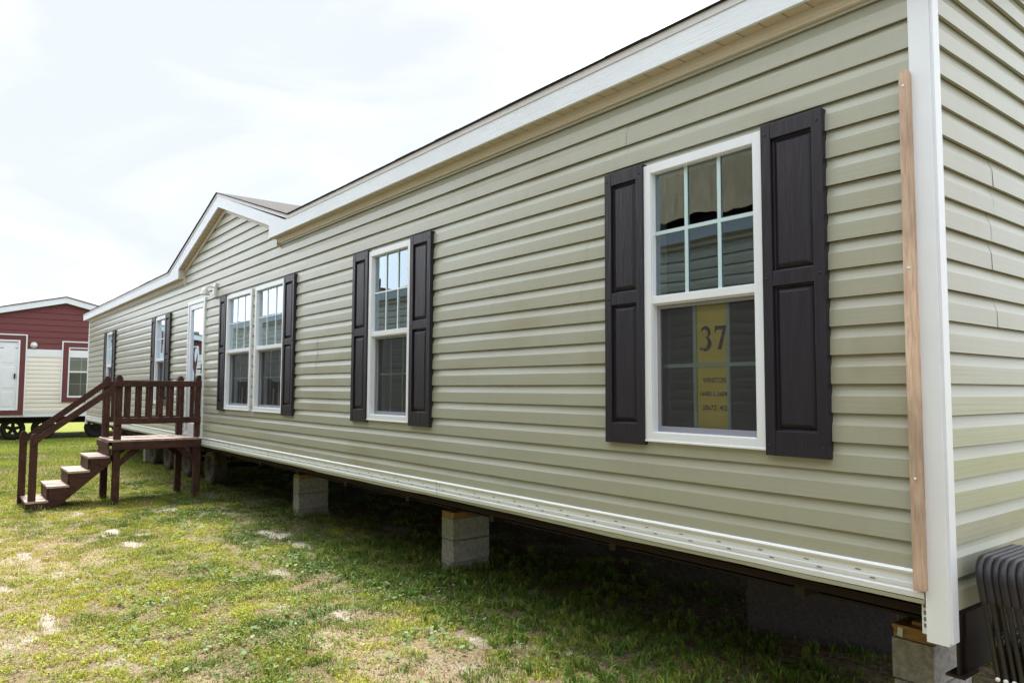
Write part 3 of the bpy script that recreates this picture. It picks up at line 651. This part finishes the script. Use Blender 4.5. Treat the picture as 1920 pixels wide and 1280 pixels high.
# ---------------------------------------------------------------- folding chairs leaning on the end wall
def chair_parts(root):
    H = .945; W = .45; lean = .14; r = .0105
    def P(y, h, off=0): return (-(-h*0)+(H-h)*lean+off, y, h)     # local: x away from the wall
    def U(y0, y1, h0, h1, rad, off):
        pts = [P(y0, h0, off), P(y0, (h0+h1)/2, off), P(y0, h1-rad, off)]
        for i in range(1, 7):
            t = math.pi/2*i/6; pts.append(P(y0+rad*(1-math.cos(t)), h1-rad+rad*math.sin(t), off))
        for i in range(0, 7):
            t = math.pi/2*(1-i/6); pts.append(P(y1-rad*(1-math.cos(t)), h1-rad+rad*math.sin(t), off))
        return pts+[P(y1, (h0+h1)/2, off), P(y1, h0, off)]
    L = lambda x, y, z: (x+root.location.x, y+root.location.y, z)
    s = MB(L); s.tube(U(0, W, 0.0, H, .075, 0), r); s.build('frame', M_chair, root)
    s = MB(L); s.tube(U(.03, W-.03, .02, .66, .05, .012)[::1], .0095); s.build('rear_legs', M_chair, root)
    s = MB(L); s.tube([p for p in U(0, W, H-.150, H, .075, 0)], .0165)
    rows = []
    for i in range(9):
        h = H-.145+.140*i/8; ins = 0 if i < 5 else .075*(1-math.sqrt(max(0, 1-((i-4)/4.3)**2)))
        rows.append([P(ins+(W-2*ins)*j/12, h, .012*math.sin(math.pi*j/12)) for j in range(13)])
    s.grid(rows); s.build('backrest', M_chairp, root)
    s = MB(L)
    s.prism([(P(0, .30)[0]-.006, .30), (P(0, .62)[0]-.006, .62), (P(0, .62)[0]+.008, .62), (P(0, .30)[0]+.008, .30)], 1, .03, W-.03); s.build('seat', M_chairp, root)
    for y in (-.0105, W+.0105):
        s = MB(L); p = P(y, .515); s.lathe(p, [(.0085, -.002), (.0085, .004), (.005, .007), (0, .008)] if y > 0 else [(.0085, .002), (.0085, -.004), (.005, -.007), (0, -.008)], n=12, axis='y')
        s.build('rivet', M_rivet, root)
CH = ['first folding chair of the row, leaning right against the siding', 'second folding chair from the white post, leaning on the first', 'third folding chair from the white post', 'fourth folding chair from the white post',
      'fifth folding chair from the white post', 'sixth folding chair from the white post', 'seventh folding chair from the white post, outermost in the row']
c0 = empty('folding_chair', (-1.185, 3.225, 0), 'black tubular ' + CH[0], 'folding chair', 'folding chairs leaning on the end wall'); chair_parts(c0)
for i in range(1, 7):
    c = c0.copy(); sc.collection.objects.link(c); c.location = (-1.185+.0268*i, 3.225+random.uniform(-.006, .006)+.001*i, 0); c['label'] = 'black tubular '+CH[i]
    for ch in c0.children: d = ch.copy(); sc.collection.objects.link(d); d.parent = c

# ================================================================ RED NEIGHBOUR
nb = empty('red_home', (-31, 3.17, 0), 'red and cream gabled manufactured home on wheels at the far left', 'house')
nz = lambda y: 2.62-.25*abs(y-3.17)
YA, YB = -1.1, 7.44
s = MB(nbr); zz = 1.18; hgt = .19
while zz < 2.6:
    zb_ = min(zz+hgt, 2.62)
    def lim(z): h = max(0, (2.62-z)/.25); return max(YA, 3.17-h), min(YB, 3.17+h)
    a, b = lim(zb_), lim(zz); s.poly([(a[0], .004, zb_), (a[1], .004, zb_), (b[1], .022, zz), (b[0], .022, zz)]); s.poly([(b[0], .022, zz), (b[1], .022, zz), (b[1], .004, zz), (b[0], .004, zz)])
    zz += hgt
s.build('red_siding', M_red, nb)
s = MB(nbr); siding(s, YA, YB, -.76, .955, [(1.14, 2.0, -.7, 1.3), (3.32, 4.35, -.30, 1.0), (-.7, .1, -.3, 1.0)], step=.6); s.build('cream_siding', M_cream, nb)
s = MB(nbr); s.box((YA, .0, .955), (YB, .026, 1.178)); s.box((YA, 0, -.895), (YB, .02, -.785)); s.box((YA, 0, -.784), (YB, .03, -.762)); s.build('white_band', M_white, nb)
def redtrim(y0, y1, z0, z1, w):
    s = MB(nbr); s.ring(y0, y1, z0, z1, w, 0, .045); s.build('window_casing', M_redtrim, nb)
    s = MB(nbr); s.ring(y0-.035, y1+.035, z0-.0, z1+.035, .034, 0, .05, wb=.001); s.build('casing_edge', M_white, nb)
redtrim(3.155, 4.52, -.455, 1.425, .15); redtrim(-.85, .25, -.455, 1.425, .15)
redtrim(.95, 2.165, -.84, 1.585, .145)
window(nbr, 3.30, 4.37, -.31, 1.28, nb, zm=.50, grid=(2, 1), screen=False, fw=.045, deep=.05)
window(nbr, -.70, .10, -.31, 1.28, nb, zm=.50, grid=(2, 1), screen=False, fw=.045, deep=.05)
s = MB(nbr); s.box((YA+.1, -.5, -.7), (YB-.1, -.45, 2.0)); s.build('interior_wall', M_int, nb)
s = MB(nbr); s.ring(1.095, 2.02, -.69, 1.44, .05, 0, .055, wb=.02); s.box((1.145, 0, -.67), (1.97, .02, 1.39))
for y0, y1, z0, z1 in ((1.2, 1.52, .75, 1.28), (1.6, 1.9, .75, 1.28), (1.2, 1.52, -.02, .62), (1.6, 1.9, -.02, .62), (1.2, 1.52, -.58, -.14), (1.6, 1.9, -.58, -.14)): s.box((y0, .02, z0), (y1, .028, z1))
nd = s.build('door', M_white, nb, bevel=.004)
s = MB(nbr); s.box((1.89, .02, .27), (1.93, .07, .42)); s.build('handle', M_dark, nd)
s = MB(nbr); s.box((1.34, .03, 1.02), (1.43, .034, 1.10)); s.build('notice', M_slot, nd)
s = MB(nbr); s.lathe((2.37, .02, 1.302), [(.095, 0), (.095, .03), (.085, .045), (0, .045)], n=20, axis='y'); L_ = s.build('round_lamp', M_lampg, nb)
s = MB(nbr); s.lathe((2.37, .066, 1.302), [(.05, 0), (.04, .02), (0, .03)], n=16, axis='y'); s.build('lamp_bulb', M_white, L_)
s = MB(nbr)
for a, b in ((YA-.3, 3.17), (YB+.3, 3.17)):
    z = lambda y: 2.83-.25*abs(y-3.17)
    s.prism([(a, z(a)), (b, z(b)), (b, z(b)-.175), (a, z(a)-.175)], 1, .10, .14)
s.build('rake_fascia', M_fascia, nb)
s = MB(nbr)
for a, b in ((YA-.3, 3.17), (YB+.3, 3.17)):
    z = lambda y: 2.832-.25*abs(y-3.17); s.prism([(a, z(a)), (b, z(b)), (b, z(b)+.03), (a, z(a)+.03)], 1, -4.7, .16)
s.build('roof', M_shingle, nb)
s = MB(nbr)
for a, b in ((YA-.3, 3.17), (YB+.3, 3.17)):
    z = lambda y: 2.65-.25*abs(y-3.17); s.poly([(a, .10, z(a)), (b, .10, z(b)), (b, 0, z(b)), (a, 0, z(a))])
s.build('soffit', M_beige, nb)
s = MB(nbr); s.box((YA, -4.4, -.9), (YA+.05, -.02, 1.8)); s.box((YB-.05, -4.4, -.9), (YB, -.02, 1.8)); s.box((YA, -4.45, -.9), (YB, -4.4, 1.8)); s.build('side_wall', M_cream, nb)
s = MB(nbr); s.box((YA, -4.4, -.95), (YB, -.03, -.90)); s.box((YA, -.35, -1.10), (YB, -.25, -.95)); s.box((YA, -3.0, -1.10), (YB, -2.9, -.95)); s.build('chassis', M_belly, nb)
s = MB(nbr); s.box((4.0, -.02, -1.15), (4.06, .02, -.78)); s.build('corner_trim', M_white, nb)
for y in (.55, 1.95, 2.75, 4.20, 5.2): wheel(nb, y, -27.25, .33, M_tyred, w=.22, axis='x', holes_=(y < 3), side=-1)
s = MB()
for y in (.55, 1.95, 2.75, 4.20, 5.2): s.tube([(-27.3, y, -1.27), (-29.0, y, -1.27)], .035)
s.build('axles', M_steel, nb)

# ================================================================ HOME BEHIND THE CAMERA (seen in the window reflections)
ob = empty('reflected_home', (-10, -4.8, 0), 'pale sided home across the lane that shows only in the window reflections', 'house')
OX0, OX1 = -24.5, 9.0
s = MB(opp); siding(s, OX0, OX1, -.84, 1.70, [(-17.0, -16.2, -.28, 1.25), (-9.9, -9.0, -.28, 1.25)], step=.5); s.build('siding', M_sid, ob)
s = MB(opp); s.box((OX0-.15, .10, 1.758), (OX1+.15, .13, 1.94)); s.build('fascia', M_fasc2, ob)
s = MB(opp); s.box((OX0-.15, 0, 1.755), (OX1+.15, .099, 1.762)); s.box((OX0, 0, 1.70), (OX1, .04, 1.754)); s.build('soffit', M_beige, ob)
s = MB(); s.prism([(-.60, 1.945), (-4.8, 3.0), (-9.0, 1.945)], 0, OX0-.15, OX1+.15); s.build('roof', M_shingle, ob)
s = MB(opp); s.box((OX0, -8.1, -.85), (OX1, -8.05, 1.75)); s.box((OX0, -8.05, -.85), (OX0+.05, -.02, 1.75)); s.box((OX1-.05, -8.05, -.85), (OX1, -.02, 1.75)); s.box((OX0, -8.0, -.95), (OX1, -.02, -.87)); s.build('walls', M_sid, ob)
window(opp, -17.0, -16.2, -.28, 1.25, ob, zm=.5); window(opp, -9.9, -9.0, -.28, 1.25, ob, zm=.5)
# tan sheet added out of view for the window reflection, ragged along its lower edge
s = MB(opp); xs = np.linspace(-8.2, -1.6, 70); rows = []
for t in np.linspace(0, 1, 8):
    rows.append([(x, .16-.10*t+.03*math.sin(x*3+t*4), 2.03+(.03*math.sin(x*4.3)+.02*math.sin(x*9.1)+.012*math.sin(x*23))*(1-t)+t*(.75+.6*min(1, (x+8.6)/1.8, (-1.3-x)/1.8))) for x in xs])
s.grid(rows); s.build('reflection_sheet', M_kraft, ob)
s = MB(opp); s.box((-8.2, .02, 1.945), (-1.6, .05, 2.6)); s.build('reflection_backing', M_belly, ob)  # dark backing added behind the sheet, for the same reflection
up_ = empty('utility_pole', (-30, -9.5, 0), 'thin wooden utility pole seen only in a window reflection', 'utility pole')
s = MB(); s.tube([(-30, -9.5, -1.6), (-30, -9.5, 5.0)], [.14, .10], n=12); s.build('pole', M_wood, up_)
s = MB(); s.box((-30.05, -10.3, 4.5), (-29.95, -8.7, 4.6)); s.build('crossarm', M_wood, up_)

# ================================================================ GROUND
def vnoise(x, y, sc_, seed):
    r = np.random.default_rng(seed).random((256, 256)); X = x*sc_; Y = y*sc_
    xi = np.floor(X).astype(int); yi = np.floor(Y).astype(int); fx = X-xi; fy = Y-yi
    fx = fx*fx*(3-2*fx); fy = fy*fy*(3-2*fy); g = lambda a, b: r[a % 256, b % 256]
    return (g(xi, yi)*(1-fx)+g(xi+1, yi)*fx)*(1-fy)+(g(xi, yi+1)*(1-fx)+g(xi+1, yi+1)*fx)*fy
def fbm(x, y, s0, seed, oc=4):
    t = 0; a = .5; n = 0
    for i in range(oc): t = t+a*vnoise(x, y, s0*2**i, seed+i); n += a; a *= .55
    return t/n
SANDS = [(-4.06, 2.75, .42, .10, .5), (-3.70, 2.98, .30, .10, .5), (-3.30, 3.10, .22, .10, .5), (-8.10, 2.95, .30, .12, 1), (-7.35, 3.10, .25, .12, .9), (-6.9, 2.9, .25, .09, .6), (-9.30, 1.55, .20, .10, .8), (-8.5, 1.75, .20, .10, .8), (-9.0, 1.9, .16, .08, .6),
         (-8.3, .75, .5, .12, .6), (-7.4, .95, .4, .10, .5), (-6.9, .38, .6, .14, .55), (-6.2, .75, .4, .14, .5), (-5.4, 2.0, .22, .1, .5), (-4.9, 2.35, .25, .1, .5), (-5.8, .5, .4, .2, .45), (-10.6, 2.5, .25, .12, .6), (-10.9, 1.5, .3, .12, .5), (-5.0, .9, .4, .1, .4), (-4.4, 2.0, .3, .1, .35)]
def patches(x, y):
    """sand 0..1, dry 0..1 surface cover maps"""
    wx = x+(fbm(x, y, 1.7, 31)-.5)*.5; wy = y+(fbm(x, y, 1.9, 41)-.5)*.4
    sand = np.zeros_like(x)
    for cx_, cy_, rx, ry, a in SANDS:
        sand = np.maximum(sand, a*np.exp(-(((wx-cx_)/rx)**2+((wy-cy_)/ry)**2)*.9))
    sand = np.clip((sand*1.25*(.1+1.8*fbm(x, y, 9, 51, 4))-.26)*1.9, 0, 1)
    n = fbm(x*.6, y*1.5, 1.1, 61)
    sand = np.maximum(sand, np.clip((n-.60)*5, 0, 1)*np.clip((fbm(x, y, 5, 71, 3)-.42)*5, 0, 1)*.7)
    near = np.clip((x+13)/3, 0, 1)*np.clip((2.9-y)/1.2, 0, 1)
    dry = np.clip((fbm(x*.7, y*1.3, .9, 81)-.42)*4.2, 0, 1)*near*.8
    dry = np.maximum(dry, .5*np.exp(-(((x+7)/2.5)**2+((y-.5)/.5)**2)))
    return np.clip(sand, 0, 1), np.clip(dry, 0, 1)
def hgt(x, y): return (fbm(x, y, 2.5, 91)-.5)*.03
gx = np.unique(np.concatenate([np.linspace(-600, -40, 16), np.linspace(-40, -14, 90), np.linspace(-14, .5, 420), np.linspace(.5, 14, 40), np.linspace(14, 600, 16)]))
gy = np.unique(np.concatenate([np.linspace(-600, -10, 14), np.linspace(-10, -1.2, 24), np.linspace(-1.2, 5.5, 220), np.linspace(5.5, 16, 30), np.linspace(16, 600, 14)]))
X, Y = np.meshgrid(gx, gy, indexing='ij'); S_, D_ = patches(X, Y); near = np.clip((60-np.hypot(X, Y))/20, 0, 1)
Zg = hgt(X, Y)*near-.004*S_
nx, ny = len(gx), len(gy); idx = np.arange(nx*ny).reshape(nx, ny)
faces = np.stack([idx[:-1, :-1], idx[1:, :-1], idx[1:, 1:], idx[:-1, 1:]], -1).reshape(-1, 4)
def fast_mesh(name, verts, faces, cols=None, smooth=False):
    me = bpy.data.meshes.new(name); k = faces.shape[1]
    me.vertices.add(len(verts)); me.vertices.foreach_set('co', verts.astype(np.float32).ravel())
    me.loops.add(faces.size); me.loops.foreach_set('vertex_index', faces.astype(np.int32).ravel())
    me.polygons.add(len(faces)); me.polygons.foreach_set('loop_start', np.arange(0, faces.size, k, dtype=np.int32))
    if smooth: me.polygons.foreach_set('use_smooth', np.ones(len(faces), bool))
    me.update(calc_edges=True)
    if cols is not None:
        a = me.color_attributes.new('tone', 'FLOAT_COLOR', 'POINT'); c = np.ones((len(verts), 4), np.float32); c[:, :3] = cols; a.data.foreach_set('color', c.ravel())
    return me
me = fast_mesh('ground', np.stack([X, Y, Zg], -1).reshape(-1, 3), faces, np.stack([S_*(X > -14), D_*(X > -14), np.clip((-25.5-X)/1.5, 0, 1)+np.clip((Y-12)/2, 0, 1)+np.clip((-5-Y)/2, 0, 1)], -1).reshape(-1, 3), True)
ground = bpy.data.objects.new('ground', me); sc.collection.objects.link(ground); tag(ground, kind='structure')
mg = bpy.data.materials.new('lawn_soil'); mg.use_nodes = True; t = mg.node_tree; b = t.nodes['Principled BSDF']
at = N(t, 'ShaderNodeAttribute'); at.attribute_name = 'tone'; sp = N(t, 'ShaderNodeSeparateColor'); t.links.new(at.outputs['Color'], sp.inputs[0])
tc = N(t, 'ShaderNodeTexCoord')
def nz_(scale, lo, hi, ca, cb, det=6):
    n = N(t, 'ShaderNodeTexNoise'); n.inputs['Scale'].default_value = scale; n.inputs['Detail'].default_value = det; t.links.new(tc.outputs['Object'], n.inputs['Vector'])
    c = N(t, 'ShaderNodeValToRGB'); c.color_ramp.elements[0].position = lo; c.color_ramp.elements[1].position = hi
    c.color_ramp.elements[0].color = (*ca, 1); c.color_ramp.elements[1].color = (*cb, 1); t.links.new(n.outputs['Fac'], c.inputs[0]); return c, n
cg, _ = nz_(22, .3, .7, (.075, .055, .035), (.26, .20, .12)); cdry, _ = nz_(30, .3, .7, (.24, .18, .11), (.50, .42, .29)); cs, ns_ = nz_(45, .3, .75, (.27, .22, .18), (.60, .55, .50))
m1 = N(t, 'ShaderNodeMix'); m1.data_type = 'RGBA'; m2 = N(t, 'ShaderNodeMix'); m2.data_type = 'RGBA'
cf, _ = nz_(9, .3, .7, (.11, .15, .025), (.26, .27, .06)); m0 = N(t, 'ShaderNodeMix'); m0.data_type = 'RGBA'
t.links.new(sp.outputs[2], m0.inputs[0]); t.links.new(cg.outputs[0], m0.inputs[6]); t.links.new(cf.outputs[0], m0.inputs[7])
t.links.new(sp.outputs[1], m1.inputs[0]); t.links.new(m0.outputs[2], m1.inputs[6]); t.links.new(cdry.outputs[0], m1.inputs[7])
t.links.new(sp.outputs[0], m2.inputs[0]); t.links.new(m1.outputs[2], m2.inputs[6]); t.links.new(cs.outputs[0], m2.inputs[7]); t.links.new(m2.outputs[2], b.inputs['Base Color'])
bp = N(t, 'ShaderNodeBump'); bp.inputs['Strength'].default_value = .8; bp.inputs['Distance'].default_value = .02; t.links.new(ns_.outputs['Fac'], bp.inputs['Height']); t.links.new(bp.outputs[0], b.inputs['Normal'])
b.inputs['Roughness'].default_value = .95; b.inputs['Specular IOR Level'].default_value = .1
me.materials.append(mg)

def leaf_mat(name, transl=.25, rough=.55):
    m = bpy.data.materials.new(name); m.use_nodes = True; t = m.node_tree; b = t.nodes['Principled BSDF']; o = t.nodes['Material Output']
    a = N(t, 'ShaderNodeAttribute'); a.attribute_name = 'tone'; t.links.new(a.outputs['Color'], b.inputs['Base Color']); b.inputs['Roughness'].default_value = rough; b.inputs['Specular IOR Level'].default_value = .35
    tr = N(t, 'ShaderNodeBsdfTranslucent'); ms = N(t, 'ShaderNodeMixShader'); ms.inputs[0].default_value = transl; t.links.new(a.outputs['Color'], tr.inputs[0])
    t.links.new(b.outputs[0], ms.inputs[1]); t.links.new(tr.outputs[0], ms.inputs[2]); t.links.new(ms.outputs[0], o.inputs[0]); return m
M_blade = leaf_mat('grass_blade', .3); M_leaf = leaf_mat('weed_leaf', .2, .75)
def scatter(n, x0, x1, y0, y1, accept, seed):
    r = np.random.default_rng(seed); x = r.uniform(x0, x1, n); y = r.uniform(y0, y1, n); k = r.random(n) < accept(x, y); return x[k], y[k], r
def blades(name, x, y, r, h, wd, col, label, bend=.6):
    n = len(x); z = hgt(x, y); a = r.uniform(0, 2*np.pi, n); la = r.uniform(0, 2*np.pi, n); ln = r.uniform(.1, bend+.5, n)
    dx, dy = np.cos(a)*wd/2, np.sin(a)*wd/2; lx, ly = np.cos(la)*ln*h, np.sin(la)*ln*h
    V = np.zeros((n, 5, 3)); 
    V[:, 0] = np.stack([x-dx, y-dy, z-.004], -1); V[:, 1] = np.stack([x+dx, y+dy, z-.004], -1)
    V[:, 2] = np.stack([x+dx*.8+lx*.35, y+dy*.8+ly*.35, z+h*.62], -1); V[:, 3] = np.stack([x-dx*.8+lx*.35, y-dy*.8+ly*.35, z+h*.62], -1)
    V[:, 4] = np.stack([x+lx, y+ly, z+h*(.95-.3*ln)], -1)
    i = np.arange(n)*5; F = np.concatenate([np.stack([i, i+1, i+2], -1), np.stack([i, i+2, i+3], -1), np.stack([i+3, i+2, i+4], -1)])
    me = fast_mesh(name, V.reshape(-1, 3), F, np.repeat(col, 5, 0)); me.materials.append(M_blade)
    o = bpy.data.objects.new(name, me); sc.collection.objects.link(o); return tag(o, label, name.replace('_', ' '), kind='stuff')
def cmix(r, n, a, b, c=None, pc=0):
    t = r.random(n)[:, None]; v = np.array(a)*(1-t)+np.array(b)*t
    if c is not None: k = r.random(n) < pc; v[k] = np.array(c)*(r.uniform(.7, 1.2, (k.sum(), 1)))
    return v*r.uniform(.75, 1.25, (n, 1))
# clump fields: tufts a hand wide, with bare soil between them
def clump(x, y): return np.clip((fbm(x, y, 9, 15, 3)-.40)*4.5, 0, 1)
def under(x, y): return np.clip(1-(y-3.1)/.9, .05, 1)
def shade_sparse(x, y): return np.where(y > 3.1, np.clip((fbm(x, y, 4, 19, 3)-.46)*6, 0, 1)*.5+under(x, y)*.5, 1)
def patchy_lit_tone(x, y): return np.clip(fbm(x, y, 2.2, 25, 4)*2.4-.75+.42*(2.4-y)/1.5, 0, 1)  # noise plus a paler, yellower sunlit tone painted in away from the wall
def acc(x, y):
    S, Dd = patches(x, y)
    return np.clip((1-S*1.15)*(1-.60*Dd)*(.22+.78*clump(x, y))*shade_sparse(x, y), 0, 1)
x, y, r = scatter(820000, -14, -1.2, -.7, 5.2, acc, 1); S, Dd = patches(x, y); n = len(x); cl = clump(x, y)
tone = patchy_lit_tone(x, y)[:, None]
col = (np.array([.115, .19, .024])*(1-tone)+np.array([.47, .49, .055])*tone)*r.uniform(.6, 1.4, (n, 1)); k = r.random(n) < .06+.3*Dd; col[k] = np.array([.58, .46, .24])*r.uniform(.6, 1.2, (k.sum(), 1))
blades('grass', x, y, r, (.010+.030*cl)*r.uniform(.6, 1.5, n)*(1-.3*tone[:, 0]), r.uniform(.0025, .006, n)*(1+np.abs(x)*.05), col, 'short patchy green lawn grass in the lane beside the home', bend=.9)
x, y, r = scatter(260000, -26.8, -14, -6, 12, lambda x, y: np.clip((fbm(x, y, 1.5, 15, 3)-.2)*2.5, .3, 1), 2); n = len(x)
tone = np.clip(fbm(x, y, .8, 26, 4)*1.8-.3, 0, 1)[:, None]
col = (np.array([.12, .22, .02])*(1-tone)+np.array([.36, .42, .045])*tone)*r.uniform(.7, 1.35, (n, 1))
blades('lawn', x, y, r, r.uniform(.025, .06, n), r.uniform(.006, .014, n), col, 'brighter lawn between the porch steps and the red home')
def accd(x, y):
    S, Dd = patches(x, y); return np.clip((.16+.8*Dd-.35*S)*(.35+.65*clump(x+31, y)), .03, 1)*under(x, y)
x, y, r = scatter(330000, -13.5, -1.5, -.7, 4.6, accd, 3); n = len(x); tn = np.clip(fbm(x, y, 3, 65, 3)*2.5-.8, 0, 1)[:, None]
blades('dry_grass', x, y, r, r.uniform(.006, .030, n), r.uniform(.002, .005, n), (np.array([.62, .50, .30])*(1-tn)+np.array([.40, .22, .13])*tn)*r.uniform(.6, 1.3, (n, 1)), 'dry tan thatch in the trodden middle of the lane', bend=1.8)
# leaf weeds: small irregular leaves everywhere, larger round ones in drifts
def leaves(name, x, y, r, rmin, rmax, col, label, hz=(.010, .035), tilt=.4):
    n = len(x); rad = r.uniform(rmin, rmax, n); z = hgt(x, y)+r.uniform(hz[0], hz[1], n); K = 6; V = np.zeros((n, K, 3)); tx, ty = r.normal(0, tilt, n), r.normal(0, tilt, n); a0 = r.uniform(0, 6.28, n); el = r.uniform(.55, 1, n)
    for j in range(K):
        a = 2*np.pi*j/K; qx, qy = np.cos(a)*rad, np.sin(a)*rad*el; px = qx*np.cos(a0)-qy*np.sin(a0); py = qx*np.sin(a0)+qy*np.cos(a0)
        V[:, j] = np.stack([x+px, y+py, z+px*tx+py*ty], -1)
    i = np.arange(n)*K; F = np.stack([i+j for j in range(K)], -1)
    me = fast_mesh(name, V.reshape(-1, 3), F, np.repeat(col, K, 0)); me.materials.append(M_leaf)
    o = bpy.data.objects.new(name, me); sc.collection.objects.link(o); tag(o, label, name.replace('_', ' '), kind='stuff')
def accw(x, y):
    S, Dd = patches(x, y); return np.clip(.12+.9*clump(x+7, y+3)*np.clip((fbm(x, y, 1.2, 35)-.40)*4, 0, 1), 0, 1)*(1-.8*S)*shade_sparse(x, y)
x, y, r = scatter(260000, -12.5, -1.3, -.6, 4.8, accw, 4); n = len(x); tn = patchy_lit_tone(x, y)[:, None]
leaves('ground_weeds', x, y, r, .003, .0085, (np.array([.09, .18, .03])*(1-tn)+np.array([.32, .38, .06])*tn)*r.uniform(.6, 1.4, (n, 1)), 'small leaved creeping weeds mixed into the lawn')
def accp(x, y):
    d = 0
    for cx_, cy_, rx, ry in ((-6.6, 2.75, 1.3, .28), (-5.3, 2.95, .8, .3), (-5.0, 1.7, .9, .5), (-5.9, 1.2, .8, .35), (-8.6, 3.0, 1.0, .3), (-4.4, 2.4, .7, .3), (-6.4, 1.9, .8, .25), (-9.2, 2.3, .8, .25)):
        d = np.maximum(d, np.exp(-(((x-cx_)/rx)**2+((y-cy_)/ry)**2)))
    return np.clip(d*np.clip((fbm(x, y, 5, 37, 3)-.45)*6, 0, 1)+.01, 0, 1)
x, y, r = scatter(26000, -12, -2.5, .2, 3.8, accp, 6); n = len(x)
leaves('round_weeds', x, y, r, .008, .019, cmix(r, n, (.10, .19, .06), (.20, .28, .10), (.30, .36, .18), .10), 'round pale leaved weeds in drifts near the foot of the wall', (.015, .05), .30)
# lance leaved weed tufts near the corner pier
r = np.random.default_rng(5); n0 = 1500
cx_ = r.uniform(-7.2, -1.9, n0); cy_ = 3.45+r.normal(0, .50, n0); kk = (cy_ > 2.7) & (cy_ < 5.2); cx_, cy_ = cx_[kk], cy_[kk]; m_ = 11
sz = np.repeat(r.uniform(.5, 1.2, len(cx_)), m_); hue = np.repeat(r.random(len(cx_)), m_)[:, None]
x = np.repeat(cx_, m_)+r.normal(0, .010, len(cx_)*m_); y = np.repeat(cy_, m_)+r.normal(0, .010, len(cx_)*m_); n = len(x)
blades('tall_weeds', x, y, r, r.uniform(.04, .095, n)*sz, r.uniform(.008, .015, n)*sz, (np.array([.10, .20, .03])*(1-hue)+np.array([.24, .30, .05])*hue)*r.uniform(.7, 1.2, (n, 1)), 'lance leaved weeds in the shade along the foot of the wall', bend=.9)

# longer blades left unmown round the posts, blocks and tyres
r = np.random.default_rng(9); px, py = [], []
for cx_, cy_, n_, sp_ in [(-11.5, 2.03, 60, .07), (-11.5, 3.09, 70, .08), (-12.2, 2.0, 50, .07), (-12.2, 3.0, 50, .07), (-11.5, 1.05, 60, .08), (-5.6, 3.66, 120, .11), (-5.45, 3.8, 80, .10), (-9.1, 3.68, 130, .12), (-8.95, 3.85, 60, .1), (-1.6, 3.6, 60, .1), (-12.86, 3.6, 70, .12), (-14.3, 3.6, 60, .12)]:
    px.append(cx_+r.normal(0, sp_, n_)); py.append(cy_+r.normal(0, sp_, n_))
x = np.concatenate(px); y = np.concatenate(py); n = len(x)
blades('long_grass', x, y, r, r.uniform(.05, .15, n), r.uniform(.004, .008, n), cmix(r, n, (.10, .19, .03), (.26, .31, .06), (.5, .42, .22), .15), 'longer grass blades left standing round the posts and blocks', bend=.7)
